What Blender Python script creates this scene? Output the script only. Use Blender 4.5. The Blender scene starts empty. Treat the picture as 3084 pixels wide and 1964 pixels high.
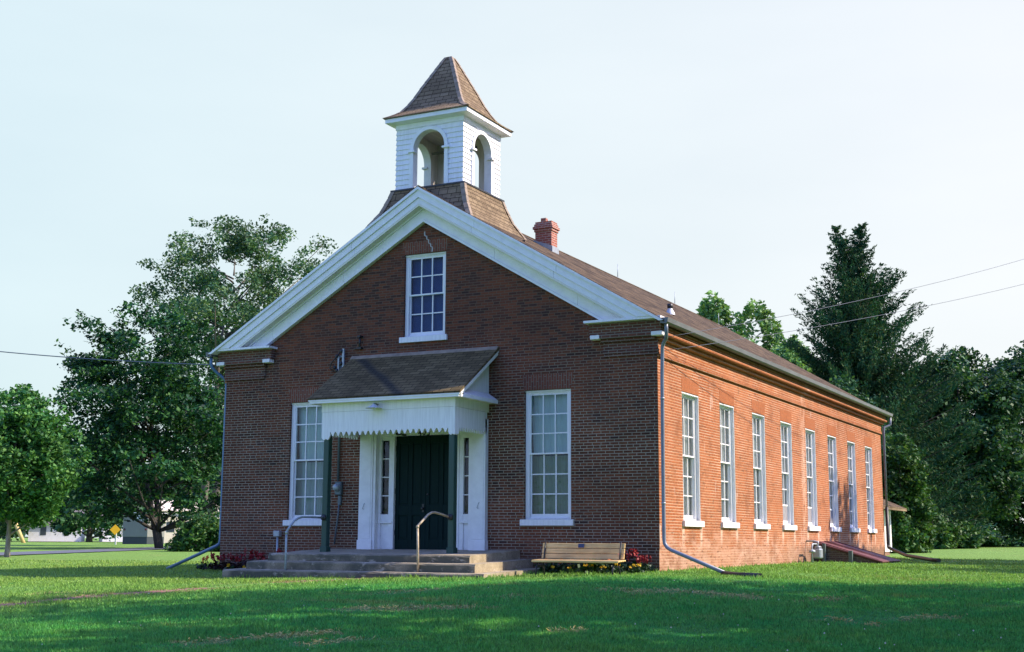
import bpy, bmesh, math, random
import numpy as np
from mathutils import Vector, Matrix

# ------------------------------------------------------------------ camera, world, sun
S = 1.25                      # model unit -> metres
scene = bpy.context.scene
col = scene.collection
R = math.radians

cam_d = bpy.data.cameras.new('camera')
cam = bpy.data.objects.new('camera', cam_d); col.objects.link(cam)
right = Vector((0.88941139, 0.4570754, 0.00542778))
upv = Vector((0.06905092, -0.1460834, 0.98685947))
fwd = Vector((-0.45186209, 0.87734926, 0.16148972))
M = Matrix((right, upv, -fwd)).transposed().to_4x4()
M.translation = Vector((18.5309, -22.3872, 0.5449)) * S
cam.matrix_world = M
cam_d.sensor_width = 36.0
cam_d.lens = 3938.69 / 3084 * 36.0
cam_d.clip_start = 0.2
cam_d.clip_end = 5000
scene.camera = cam

SUN_AZ, SUN_EL = 25.0, 40.0    # degrees from +X towards +Y, and above the horizon
world = bpy.data.worlds.new('World'); scene.world = world
world.use_nodes = True
wn = world.node_tree.nodes; wl = world.node_tree.links
wn.clear()
sky = wn.new('ShaderNodeTexSky'); sky.sky_type = 'NISHITA'; sky.sun_disc = False
sky.sun_elevation = R(SUN_EL); sky.sun_rotation = R(90 - SUN_AZ)
sky.air_density = 1.0; sky.dust_density = 1.0; sky.ozone_density = 3.0
hz = wn.new('ShaderNodeMix'); hz.data_type = 'RGBA'
wg = wn.new('ShaderNodeTexCoord'); wsep = wn.new('ShaderNodeSeparateXYZ'); wr = wn.new('ShaderNodeValToRGB')
wl.new(wg.outputs['Generated'], wsep.inputs[0]); wl.new(wsep.outputs['Z'], wr.inputs[0]); 
wv1 = wn.new('ShaderNodeVectorMath'); wv1.operation = 'DOT_PRODUCT'; wl.new(wg.outputs['Generated'], wv1.inputs[0]); wv1.inputs[1].default_value = (-.45, .89, 0)
wv2 = wn.new('ShaderNodeMapRange'); wv2.inputs[1].default_value = -.9; wv2.inputs[2].default_value = .25; wv2.inputs[3].default_value = .40; wv2.inputs[4].default_value = 1.0
wl.new(wv1.outputs['Value'], wv2.inputs[0])          # haze thinned behind the camera: added blue skylight for the shaded front
wv3 = wn.new('ShaderNodeMath'); wv3.operation = 'MULTIPLY'; wl.new(wr.outputs[0], wv3.inputs[0]); wl.new(wv2.outputs[0], wv3.inputs[1]); wl.new(wv3.outputs[0], hz.inputs[0])
wr.color_ramp.elements[0].position = .0; wr.color_ramp.elements[0].color = (.98, .98, .98, 1)
wr.color_ramp.elements[1].position = .50; wr.color_ramp.elements[1].color = (.05, .05, .05, 1)
_e = wr.color_ramp.elements.new(.40); _e.color = (.92, .92, .92, 1)
# summer haze, thickest near the horizon, whiter on the sunny side
wd = wn.new('ShaderNodeVectorMath'); wd.operation = 'DOT_PRODUCT'; wl.new(wg.outputs['Generated'], wd.inputs[0])
wd.inputs[1].default_value = (math.cos(R(SUN_AZ)), math.sin(R(SUN_AZ)), 0)
wh = wn.new('ShaderNodeValToRGB'); wm = wn.new('ShaderNodeMath'); wm.operation = 'MULTIPLY_ADD'; wm.inputs[1].default_value = .5; wm.inputs[2].default_value = .5
wl.new(wd.outputs['Value'], wm.inputs[0]); wl.new(wm.outputs[0], wh.inputs[0]); wl.new(wh.outputs[0], hz.inputs[7])
hb = 4.38
wh.color_ramp.elements[0].position = .30; wh.color_ramp.elements[0].color = (.83 * hb, .99 * hb, .97 * hb, 1)
wh.color_ramp.elements[1].position = .68; wh.color_ramp.elements[1].color = (1.04 * hb, 1.06 * hb, 1.005 * hb, 1)
blue = wn.new('ShaderNodeMix'); blue.data_type = 'RGBA'; blue.blend_type = 'MULTIPLY'; blue.inputs[0].default_value = 1
blue.inputs[7].default_value = (1.10, 1.28, 2.35, 1)
wl.new(sky.outputs[0], blue.inputs[6])
wv_ = wn.new('ShaderNodeTexNoise'); wv_.inputs['Scale'].default_value = 2.2; wv_.inputs['Detail'].default_value = 5   # thin uneven haze
wmp = wn.new('ShaderNodeMapping'); wmp.inputs['Scale'].default_value = (1, 1, 3.5); wl.new(wg.outputs['Generated'], wmp.inputs[0]); wl.new(wmp.outputs[0], wv_.inputs['Vector'])
wvr = wn.new('ShaderNodeValToRGB'); wvr.color_ramp.elements[0].color = (.955, .965, .97, 1); wvr.color_ramp.elements[1].color = (1.03, 1.025, 1.02, 1)
wvr.color_ramp.elements[0].position = .35; wvr.color_ramp.elements[1].position = .65
hv = wn.new('ShaderNodeMix'); hv.data_type = 'RGBA'; hv.blend_type = 'MULTIPLY'; hv.inputs[0].default_value = 1
wl.new(wv_.outputs['Fac'], wvr.inputs[0]); wl.new(wh.outputs[0], hv.inputs[6]); wl.new(wvr.outputs[0], hv.inputs[7]); wl.new(hv.outputs[2], hz.inputs[7])
bg = wn.new('ShaderNodeBackground'); bg.inputs['Strength'].default_value = 0.12
wo = wn.new('ShaderNodeOutputWorld')
wl.new(blue.outputs[2], hz.inputs[6]); wl.new(hz.outputs[2], bg.inputs['Color']); wl.new(bg.outputs[0], wo.inputs[0])

sd = bpy.data.lights.new('sun', 'SUN'); sun = bpy.data.objects.new('sun', sd); col.objects.link(sun)
sd.energy = 4.7; sd.angle = R(0.5); sd.color = (1.0, 0.85, 0.64)
sv = Vector((math.cos(R(SUN_EL)) * math.cos(R(SUN_AZ)), math.cos(R(SUN_EL)) * math.sin(R(SUN_AZ)), math.sin(R(SUN_EL))))
sun.rotation_euler = sv.to_track_quat('Z', 'Y').to_euler()
sun.location = sv * 100

scene.view_settings.view_transform = 'Standard'
scene.view_settings.look = 'None'
scene.view_settings.exposure = 0.80
scene.view_settings.gamma = 1.0

rng = np.random.default_rng(7)
random.seed(7)

# ------------------------------------------------------------------ mesh helpers
class MB:
    """collects faces in model units; build() links them as one mesh object"""
    def __init__(s): s.v = []; s.f = []; s.sm = []
    def add(s, vs, fs, smooth=False):
        o = len(s.v); s.v += [tuple(p) for p in vs]
        for f in fs: s.f.append([i + o for i in f]); s.sm.append(smooth)
        return s
    def quad(s, *p): return s.add(p, [list(range(len(p)))])
    def box(s, x0, x1, y0, y1, z0, z1):
        v = [(x0,y0,z0),(x1,y0,z0),(x1,y1,z0),(x0,y1,z0),(x0,y0,z1),(x1,y0,z1),(x1,y1,z1),(x0,y1,z1)]
        return s.add(v, [[0,3,2,1],[4,5,6,7],[0,1,5,4],[1,2,6,5],[2,3,7,6],[3,0,4,7]])
    def prism(s, poly, ax, a0, a1):
        """polygon in the plane perpendicular to axis ax, extruded a0..a1"""
        def P(q, a):
            if ax == 'x': return (a, q[0], q[1])
            if ax == 'y': return (q[0], a, q[1])
            return (q[0], q[1], a)
        n = len(poly)
        v = [P(q, a0) for q in poly] + [P(q, a1) for q in poly]
        f = [list(range(n))[::-1], list(range(n, 2 * n))] + [[i, (i + 1) % n, n + (i + 1) % n, n + i] for i in range(n)]
        # make outward
        A = sum(poly[i][0] * poly[(i + 1) % n][1] - poly[(i + 1) % n][0] * poly[i][1] for i in range(n))
        flip = (A < 0) != (ax == 'y')
        if a1 < a0: flip = not flip
        if flip: f = [q[::-1] for q in f]
        return s.add(v, f)
    def tube(s, pts, r, n=10, cap=True):
        pts = [Vector(p) for p in pts]; rs = r if isinstance(r, (list, tuple)) else [r] * len(pts)
        vs = []; prev = None
        for i, p in enumerate(pts):
            t = (pts[min(i + 1, len(pts) - 1)] - pts[max(i - 1, 0)]).normalized()
            if prev is None:
                a = Vector((0, 0, 1)) if abs(t.z) < .9 else Vector((1, 0, 0))
                u = t.cross(a).normalized()
            else:
                u = (prev - t * prev.dot(t)).normalized()
            prev = u; w = t.cross(u)
            for k in range(n):
                an = 2 * math.pi * k / n
                vs.append(p + (u * math.cos(an) + w * math.sin(an)) * rs[i])
        fs = [[i * n + k, i * n + (k + 1) % n, (i + 1) * n + (k + 1) % n, (i + 1) * n + k] for i in range(len(pts) - 1) for k in range(n)]
        s.add(vs, fs, True)
        if cap:
            o = len(s.v) - len(vs)
            s.f.append([o + k for k in range(n)][::-1]); s.sm.append(False)
            s.f.append([o + (len(pts) - 1) * n + k for k in range(n)]); s.sm.append(False)
        return s
    def lathe(s, prof, c, n=16, smooth=True):
        vs = [(c[0] + r * math.cos(2 * math.pi * k / n), c[1] + r * math.sin(2 * math.pi * k / n), c[2] + z) for r, z in prof for k in range(n)]
        fs = [[i * n + k, i * n + (k + 1) % n, (i + 1) * n + (k + 1) % n, (i + 1) * n + k] for i in range(len(prof) - 1) for k in range(n)]
        return s.add(vs, fs, smooth)
    def ring(s, c, prof, flip=False):
        """square 'lathe': prof = [(half width, z)...] around centre c, mitred"""
        vs = []
        for r, z in prof: vs += [(c[0]-r,c[1]-r,z),(c[0]+r,c[1]-r,z),(c[0]+r,c[1]+r,z),(c[0]-r,c[1]+r,z)]
        fs = [[i*4+k, i*4+(k+1)%4, (i+1)*4+(k+1)%4, (i+1)*4+k] for i in range(len(prof)-1) for k in range(4)]
        if flip: fs = [f[::-1] for f in fs]
        return s.add(vs, fs)
    def xform(s, fn): s.v = [tuple(fn(Vector(p))) for p in s.v]; return s

ROOT = {}
def mesh_from(mb, name, off=(0, 0, 0)):
    me = bpy.data.meshes.new(name)
    me.from_pydata([((p[0]-off[0])*S, (p[1]-off[1])*S, (p[2]-off[2])*S) for p in mb.v], [], mb.f)
    me.update()
    uvl = me.uv_layers.new(name='UVMap')
    data = np.zeros(len(me.loops) * 2, dtype=np.float32)
    ox, oy, oz = off[0]*S, off[1]*S, off[2]*S
    for p in me.polygons:
        n = p.normal
        if abs(n.z) > .995: u, v = Vector((1,0,0)), Vector((0,1,0))
        else:
            u = Vector((0,0,1)).cross(n).normalized(); v = n.cross(u)
        for li in p.loop_indices:
            co = me.vertices[me.loops[li].vertex_index].co
            q = (co.x+ox, co.y+oy, co.z+oz)
            data[2*li] = q[0]*u.x+q[1]*u.y+q[2]*u.z; data[2*li+1] = q[0]*v.x+q[1]*v.y+q[2]*v.z
    uvl.data.foreach_set('uv', data)
    me.polygons.foreach_set('use_smooth', mb.sm)
    return me
def link(name, me, mat, parent=None):
    o = bpy.data.objects.new(name, me); col.objects.link(o)
    if mat is not None: me.materials.append(mat)
    if parent is not None:
        o.parent = parent; ROOT[o.name] = ROOT[parent.name]
    else: ROOT[o.name] = (0, 0, 0)
    return o
def obj(name, mb, mat, parent=None, bevel=0):
    off = ROOT[parent.name] if parent is not None else (0, 0, 0)
    o = link(name, mesh_from(mb, name, off), mat, parent)
    if bevel:
        m = o.modifiers.new('bevel', 'BEVEL'); m.width = bevel; m.segments = 1; m.limit_method = 'ANGLE'; m.angle_limit = R(40)
    return o
def tag(o, label=None, cat=None, group=None, kind=None):
    if label: o['label'] = label
    if cat: o['category'] = cat
    if group: o['group'] = group
    if kind: o['kind'] = kind
    return o
def thing(name, loc, label, cat, group=None):
    o = bpy.data.objects.new(name, None); col.objects.link(o)
    o.location = (loc[0]*S, loc[1]*S, loc[2]*S); o.empty_display_size = .3
    ROOT[o.name] = tuple(loc)
    return tag(o, label, cat, group)
def dup_tree(o, parent=None):
    c = o.copy(); col.objects.link(c); c.parent = parent; ROOT[c.name] = ROOT[o.name]
    for ch in list(o.children): dup_tree(ch, c)
    return c

def ground_z(x, y):
    xc = np.clip(x, -5, 10); yc = np.clip(y, -30, 60)
    z = -.12 + .012 * xc + .0046 * yc - .02 * np.clip(np.asarray(x) - 10, 0, 4)
    xx, yy = np.asarray(x, float), np.asarray(y, float)
    z = z - .062 * np.clip((-.5 - yy) / 1.0, 0, 1) * np.clip((10.6 - xx) / 1.2, 0, 1) * np.clip((xx + 3) / 2, 0, 1) * np.clip((yy + 9) / 4, 0, 1)
    z = z - .03 * np.exp(-((xx - 3.2) / 2.2) ** 2 - ((yy + 3.0) / 1.2) ** 2)
    t = np.clip((-3.2 - np.asarray(y)) / 20, 0, 1.3)
    return z - .72 * t ** 1.35
def gz(x, y): return float(ground_z(float(x), float(y)))

# ------------------------------------------------------------------ materials
def new_mat(name):
    m = bpy.data.materials.new(name); m.use_nodes = True
    nt = m.node_tree; b = nt.nodes['Principled BSDF']
    return m, nt, b
def N(nt, t, **k):
    n = nt.nodes.new(t)
    for a, v in k.items(): setattr(n, a, v)
    return n
def uvn(nt): return N(nt, 'ShaderNodeTexCoord').outputs['UV']
def objn(nt): return N(nt, 'ShaderNodeTexCoord').outputs['Object']
def geo(nt): return N(nt, 'ShaderNodeNewGeometry')
def noise(nt, vec, scale, detail=3, rough=.55, dist=0):
    n = N(nt, 'ShaderNodeTexNoise'); n.inputs['Scale'].default_value = scale; n.inputs['Detail'].default_value = detail
    n.inputs['Roughness'].default_value = rough; n.inputs['Distortion'].default_value = dist
    if vec is not None: nt.links.new(vec, n.inputs['Vector'])
    return n
def mapv(nt, vec, scale=(1,1,1), loc=(0,0,0), rot=(0,0,0)):
    m = N(nt, 'ShaderNodeMapping'); nt.links.new(vec, m.inputs['Vector'])
    m.inputs['Scale'].default_value = scale; m.inputs['Location'].default_value = loc; m.inputs['Rotation'].default_value = rot
    return m.outputs[0]
def ramp(nt, fac, stops, interp='LINEAR'):
    r = N(nt, 'ShaderNodeValToRGB'); cr = r.color_ramp; cr.interpolation = interp
    while len(cr.elements) < len(stops): cr.elements.new(.5)
    for e, (p, c) in zip(cr.elements, stops):
        e.position = p; e.color = (c, c, c, 1) if isinstance(c, (int, float)) else (*c, 1)
    nt.links.new(fac, r.inputs[0]); return r.outputs[0]
def mix(nt, fac, a, b, mode='MIX'):
    m = N(nt, 'ShaderNodeMix', data_type='RGBA', blend_type=mode)
    for s, v in ((0, fac), (6, a), (7, b)):
        if isinstance(v, bpy.types.NodeSocket): nt.links.new(v, m.inputs[s])
        elif s == 0: m.inputs[0].default_value = v
        else: m.inputs[s].default_value = (*v, 1) if len(v) == 3 else v
    return m.outputs[2]
def math_n(nt, op, a, b=0.0, clamp=False):
    m = N(nt, 'ShaderNodeMath', operation=op); m.use_clamp = clamp
    for i, v in enumerate((a, b)):
        if isinstance(v, bpy.types.NodeSocket): nt.links.new(v, m.inputs[i])
        else: m.inputs[i].default_value = v
    return m.outputs[0]
def bump(nt, b, h, strength=.3, dist=.01):
    n = N(nt, 'ShaderNodeBump'); n.inputs['Strength'].default_value = strength; n.inputs['Distance'].default_value = dist
    nt.links.new(h, n.inputs['Height']); nt.links.new(n.outputs[0], b.inputs['Normal'])

def brick_mat(name, c1, c2, mortar, msize=.011, course=.0668, length=.222, red=(.30,.085,.045), redamt=.5, dirt=None, stain=.0, header=True, rot=0, upper=None, beds=None, streak=0, macro=0):
    m, nt, b = new_mat(name)
    uv = uvn(nt)
    # slightly wavy courses
    wv = noise(nt, uv, 1.3, 2)
    dv = N(nt, 'ShaderNodeVectorMath', operation='SCALE'); nt.links.new(wv.outputs['Color'], dv.inputs[0]); dv.inputs['Scale'].default_value = .012
    av = N(nt, 'ShaderNodeVectorMath', operation='ADD'); nt.links.new(uv, av.inputs[0]); nt.links.new(dv.outputs[0], av.inputs[1])
    vec = mapv(nt, av.outputs[0], rot=(0, 0, rot))
    def bt(a, c):
        t = N(nt, 'ShaderNodeTexBrick'); t.offset = .5; t.offset_frequency = 2
        t.squash = .75 if header else 1; t.squash_frequency = 6
        t.inputs['Scale'].default_value = 1.0
        t.inputs['Brick Width'].default_value = length; t.inputs['Row Height'].default_value = course
        t.inputs['Mortar Size'].default_value = msize; t.inputs['Mortar Smooth'].default_value = .35
        t.inputs['Bias'].default_value = 0
        t.inputs['Color1'].default_value = (*a, 1); t.inputs['Color2'].default_value = (*c, 1)
        t.inputs['Mortar'].default_value = (0, 0, 0, 1)
        nt.links.new(vec, t.inputs['Vector']); return t
    t = bt((0, 0, 0), (1, 1, 1))
    rnd = t.outputs['Color']
    base = ramp(nt, rnd, [(0, c1), (.5, tuple(x*.72+y*.28 for x, y in zip(c1, c2))), (.85, tuple(x*.35+y*.65 for x, y in zip(c1, c2))), (1, c2)])
    n1 = noise(nt, uv, .55, 5, .6)
    f1 = ramp(nt, n1.outputs['Fac'], [(.42, 0), (.62, redamt)])
    base = mix(nt, f1, base, red)
    n2 = noise(nt, uv, 14, 4, .65)
    base = mix(nt, .55, base, ramp(nt, n2.outputs['Fac'], [(.25, .45), (.75, 1.35)]), 'MULTIPLY')
    n3 = noise(nt, uv, .9, 4)
    mort = mix(nt, ramp(nt, n3.outputs['Fac'], [(.35, 0), (.65, 1)]), mortar, tuple(x*.62 for x in mortar))
    if macro:   # uneven firing and soot: darker areas and darker single courses
        m1 = noise(nt, mapv(nt, uv, (.55, .8, 1), (2, 7, 0)), .7, 5, .65); m2 = noise(nt, mapv(nt, uv, (.35, 15, 1)), 1.0, 3, .6)
        base = mix(nt, macro, base, ramp(nt, m1.outputs['Fac'], [(.30, .48), (.68, 1.30)]), 'MULTIPLY')
        base = mix(nt, macro, base, ramp(nt, m2.outputs['Fac'], [(.36, .62), (.60, 1.12)]), 'MULTIPLY')
    g0_ = geo(nt); sep0 = N(nt, 'ShaderNodeSeparateXYZ'); nt.links.new(g0_.outputs['Position'], sep0.inputs[0])
    if upper:   # the upper wall was never repointed: thin dark joints, redder brick
        n7 = noise(nt, uv, .5, 3)
        hh = math_n(nt, 'ADD', sep0.outputs['Z'], math_n(nt, 'MULTIPLY', n7.outputs['Fac'], 1.6))
        fu = ramp(nt, math_n(nt, 'MULTIPLY', hh, .1), [(.42, 0), (.66, 1)])
        mort = mix(nt, fu, mort, upper[0]); base = mix(nt, math_n(nt, 'MULTIPLY', fu, .55), base, mix(nt, ramp(nt, rnd, [(.2, 0), (.8, 1)]), upper[1], upper[2]))
    if beds:    # pale repointed bed joints, faint head joints
        sy_ = N(nt, 'ShaderNodeSeparateXYZ'); nt.links.new(vec, sy_.inputs[0])
        fr_ = math_n(nt, 'FRACT', math_n(nt, 'DIVIDE', sy_.outputs['Y'], course))
        hm = math_n(nt, 'GREATER_THAN', math_n(nt, 'ABSOLUTE', math_n(nt, 'SUBTRACT', fr_, .5)), .5 - 1.05 * msize / course)
        n8 = noise(nt, mapv(nt, uv, (1, 2.5, 1)), 1.5, 5, .65)
        hm = math_n(nt, 'MULTIPLY', hm, ramp(nt, n8.outputs['Fac'], [(.30, .15), (.60, 1)]))
        mort = mix(nt, hm, beds, mort)
    base = mix(nt, t.outputs['Fac'], base, mort)
    g = geo(nt); sep = N(nt, 'ShaderNodeSeparateXYZ'); nt.links.new(g.outputs['Position'], sep.inputs[0])
    if dirt:   # weathered, greyed lower courses
        n4 = noise(nt, uv, 1.1, 4)
        h = math_n(nt, 'SUBTRACT', math_n(nt, 'MULTIPLY_ADD' if False else 'MULTIPLY', n4.outputs['Fac'], 1.5), sep.outputs['Z'])
        f = ramp(nt, h, [(.0, 0), (.55, dirt[1])])
        base = mix(nt, f, base, mix(nt, t.outputs['Fac'], dirt[0], tuple(x*1.5 for x in dirt[0])))
    if stain:
        n5 = noise(nt, mapv(nt, uv, (1, .35, 1)), 2.2, 5, .6)
        base = mix(nt, ramp(nt, n5.outputs['Fac'], [(.63, 0), (.72, stain)]), base, (.62, .50, .42))
    if streak:   # efflorescence: one long run-off streak, patches near the ground, bleached and sooty areas
        na = noise(nt, mapv(nt, uv, (2.2, .55, 1)), 1.8, 6, .68)
        dy = math_n(nt, 'ABSOLUTE', math_n(nt, 'SUBTRACT', math_n(nt, 'ADD', sep.outputs['Y'], math_n(nt, 'MULTIPLY', na.outputs['Fac'], .5)), streak + .25))
        fa = math_n(nt, 'MULTIPLY', ramp(nt, dy, [(.05, 1), (.38, 0)]), ramp(nt, na.outputs['Fac'], [(.40, 0), (.60, .8)]))
        base = mix(nt, fa, base, (.66,.47,.36))
        nb_ = noise(nt, mapv(nt, uv, (.8, 1.6, 1)), 2.6, 6, .7)
        lo = ramp(nt, math_n(nt, 'SUBTRACT', sep.outputs['Z'], math_n(nt, 'MULTIPLY', nb_.outputs['Fac'], .8)), [(.15, 1), (.60, 0)])
        base = mix(nt, math_n(nt, 'MULTIPLY', lo, ramp(nt, nb_.outputs['Fac'], [(.42, 0), (.62, .75)])), base, (.56,.36,.27))
        nc = noise(nt, uv, .35, 5, .62)
        base = mix(nt, ramp(nt, nc.outputs['Fac'], [(.36, 0), (.64, .5)]), base, (.45,.185,.09))
        nd = noise(nt, mapv(nt, uv, (1.2, 1.2, 1), (5, 2, 0)), 1.1, 5, .65)
        base = mix(nt, ramp(nt, nd.outputs['Fac'], [(.52, 0), (.70, .65)]), base, (.20,.075,.035))
        off = math_n(nt, 'MULTIPLY', math_n(nt, 'SUBTRACT', math_n(nt, 'FRACT', math_n(nt, 'ADD', math_n(nt, 'DIVIDE', math_n(nt, 'SUBTRACT', sep.outputs['Y'], 2.241), 2.84625), .5)), .5), 2.84625)
        run = ramp(nt, math_n(nt, 'ABSOLUTE', math_n(nt, 'SUBTRACT', math_n(nt, 'ABSOLUTE', off), .64)), [(.03, 1), (.13, 0)])
        run = math_n(nt, 'MULTIPLY', run, ramp(nt, math_n(nt, 'SUBTRACT', sep.outputs['Z'], math_n(nt, 'MULTIPLY', na.outputs['Fac'], .9)), [(.05, 0), (.35, 1)]))
        run = math_n(nt, 'MULTIPLY', run, math_n(nt, 'LESS_THAN', sep.outputs['Z'], 1.05))
        base = mix(nt, math_n(nt, 'MULTIPLY', run, .7), base, (.66,.50,.40))
        low = math_n(nt, 'MULTIPLY', ramp(nt, math_n(nt, 'ADD', sep.outputs['Z'], math_n(nt, 'MULTIPLY', na.outputs['Fac'], .9)), [(.9, 1), (1.0, 0)]), ramp(nt, math_n(nt, 'MULTIPLY', sep.outputs['Y'], .05), [(.50, 0), (.66, 1)]))  # lower rear wall darkened: grime plus tree shadow painted into the brick
        base = mix(nt, math_n(nt, 'MULTIPLY', low, .6), base, (.15,.095,.07))
        ne = noise(nt, mapv(nt, uv, (4, 15, 1)), 1, 2)
        base = mix(nt, ramp(nt, ne.outputs['Fac'], [(.60, 0), (.67, .75)]), base, (.15,.07,.04))
    nt.links.new(base, b.inputs['Base Color']); b.inputs['Roughness'].default_value = .92
    b.inputs['Specular IOR Level'].default_value = .15
    hgt = math_n(nt, 'SUBTRACT', math_n(nt, 'MULTIPLY', n2.outputs['Fac'], .35), t.outputs['Fac'])
    bump(nt, b, hgt, .6, .008)
    return m

def paint_mat(name, c, rough=.55, var=.16, streak=(14, 1, 1)):
    m, nt, b = new_mat(name)
    o = uvn(nt)
    n = noise(nt, mapv(nt, o, streak), 1.2, 5, .65)
    n2 = noise(nt, o, 26, 3)
    f = ramp(nt, n.outputs['Fac'], [(.3, 1 - var), (.6, 1)])
    c2 = mix(nt, 1, c, f, 'MULTIPLY')
    chip = ramp(nt, n2.outputs['Fac'], [(.70, 0), (.76, .5 * min(1, var * 4))])
    c3 = mix(nt, chip, c2, tuple(x * .55 for x in c))
    nt.links.new(c3, b.inputs['Base Color']); b.inputs['Roughness'].default_value = rough
    bump(nt, b, n.outputs['Fac'], .15, .004)
    return m
def plain_mat(name, c, rough=.5, metal=0, var=.12, scale=9):
    m, nt, b = new_mat(name)
    n = noise(nt, objn(nt), scale, 4)
    nt.links.new(mix(nt, 1, c, ramp(nt, n.outputs['Fac'], [(.3, 1 - var), (.7, 1 + var)]), 'MULTIPLY'), b.inputs['Base Color'])
    b.inputs['Roughness'].default_value = rough; b.inputs['Metallic'].default_value = metal
    return m
def shingle_mat(name, c1, c2, row=.14, tab=.30, moss=None, stripes=False, streaks=0, diag=False):
    m, nt, b = new_mat(name); uv = uvn(nt)
    t = N(nt, 'ShaderNodeTexBrick'); t.offset = .5; t.offset_frequency = 2; t.squash = 1
    t.inputs['Scale'].default_value = 1; t.inputs['Brick Width'].default_value = tab; t.inputs['Row Height'].default_value = row
    t.inputs['Mortar Size'].default_value = .010; t.inputs['Mortar Smooth'].default_value = .3
    t.inputs['Color1'].default_value = (0,0,0,1); t.inputs['Color2'].default_value = (1,1,1,1); t.inputs['Mortar'].default_value = (.2,.2,.2,1)
    nt.links.new(uv, t.inputs['Vector'])
    base = ramp(nt, t.outputs['Color'], [(0, c1), (1, c2)])
    n = noise(nt, uv, .8, 5, .6); n2 = noise(nt, uv, 60, 2)
    base = mix(nt, 1, base, ramp(nt, n.outputs['Fac'], [(.3, .7), (.7, 1.2)]), 'MULTIPLY')
    base = mix(nt, .6, base, ramp(nt, n2.outputs['Fac'], [(.3, .6), (.7, 1.4)]), 'MULTIPLY')
    if streaks:
        n3 = noise(nt, mapv(nt, uv, (1.0, .12, 1)), 1.6, 4, .6)
        base = mix(nt, ramp(nt, n3.outputs['Fac'], [(.52, 0), (.66, streaks)]), base, tuple(x * .35 for x in c1))
    if diag:    # dark diagonal band across the slope
        g = geo(nt); sq = N(nt, 'ShaderNodeSeparateXYZ'); nt.links.new(g.outputs['Position'], sq.inputs[0])
        e = math_n(nt, 'ABSOLUTE', math_n(nt, 'SUBTRACT', math_n(nt, 'ADD', math_n(nt, 'ADD', sq.outputs['X'], math_n(nt, 'MULTIPLY', sq.outputs['Y'], 1.29)), math_n(nt, 'MULTIPLY', n.outputs['Fac'], .25)), 4.42))
        base = mix(nt, ramp(nt, e, [(.07, .75), (.24, 0)]), base, (.028, .032, .036))
    base = mix(nt, t.outputs['Fac'], base, tuple(x * .3 for x in c1))
    nt.links.new(base, b.inputs['Base Color']); b.inputs['Roughness'].default_value = .95; b.inputs['Specular IOR Level'].default_value = .15
    # each course steps down at its lower edge
    sp = N(nt, 'ShaderNodeSeparateXYZ'); nt.links.new(uv, sp.inputs[0])
    fr = math_n(nt, 'FRACT', math_n(nt, 'DIVIDE', sp.outputs['Y'], row))
    bump(nt, b, math_n(nt, 'SUBTRACT', math_n(nt, 'MULTIPLY', n2.outputs['Fac'], .2), math_n(nt, 'ADD', fr, t.outputs['Fac'])), .7, .012)
    return m
def glass_mat(name, tint=(.9, .95, .95), k=.75):
    m, nt, b = new_mat(name)
    nt.nodes.remove(b)
    tr = N(nt, 'ShaderNodeBsdfTransparent'); tr.inputs[0].default_value = (*tint, 1)
    gl = N(nt, 'ShaderNodeBsdfGlossy'); gl.inputs['Roughness'].default_value = .03
    nz = noise(nt, objn(nt), 3.2, 3); bp = N(nt, 'ShaderNodeBump'); bp.inputs['Strength'].default_value = .35; bp.inputs['Distance'].default_value = .03
    nt.links.new(nz.outputs['Fac'], bp.inputs['Height']); nt.links.new(bp.outputs[0], gl.inputs['Normal'])
    fr = N(nt, 'ShaderNodeFresnel'); fr.inputs['IOR'].default_value = 1.55
    f = math_n(nt, 'MULTIPLY', fr.outputs[0], k, True)
    mx = N(nt, 'ShaderNodeMixShader'); nt.links.new(f, mx.inputs[0]); nt.links.new(tr.outputs[0], mx.inputs[1]); nt.links.new(gl.outputs[0], mx.inputs[2])
    nt.links.new(mx.outputs[0], nt.nodes['Material Output'].inputs[0])
    return m
def leaf_mat(name, cols, trans=.25, rough=.5, spec=.3):
    m, nt, b = new_mat(name)
    g = geo(nt)
    c = ramp(nt, g.outputs['Random Per Island'], [(i / (len(cols) - 1), q) for i, q in enumerate(cols)])
    n = noise(nt, objn(nt), .35, 3)
    c = mix(nt, 1, c, ramp(nt, n.outputs['Fac'], [(.32, .6), (.68, 1.4)]), 'MULTIPLY')
    nt.links.new(c, b.inputs['Base Color']); b.inputs['Roughness'].default_value = rough; b.inputs['Specular IOR Level'].default_value = spec
    tl = N(nt, 'ShaderNodeBsdfTranslucent')
    nt.links.new(mix(nt, 1, c, (1.25, 1.2, .5), 'MULTIPLY'), tl.inputs[0])
    mx = N(nt, 'ShaderNodeMixShader'); mx.inputs[0].default_value = trans
    nt.links.new(b.outputs[0], mx.inputs[1]); nt.links.new(tl.outputs[0], mx.inputs[2]); nt.links.new(mx.outputs[0], nt.nodes['Material Output'].inputs[0])
    return m
def bark_mat(name, c):
    m, nt, b = new_mat(name)
    n = noise(nt, mapv(nt, objn(nt), (6, 6, 1)), 2.5, 5, .7)
    nt.links.new(mix(nt, 1, c, ramp(nt, n.outputs['Fac'], [(.3, .45), (.7, 1.4)]), 'MULTIPLY'), b.inputs['Base Color'])
    b.inputs['Roughness'].default_value = .95; bump(nt, b, n.outputs['Fac'], .8, .03)
    return m

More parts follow.
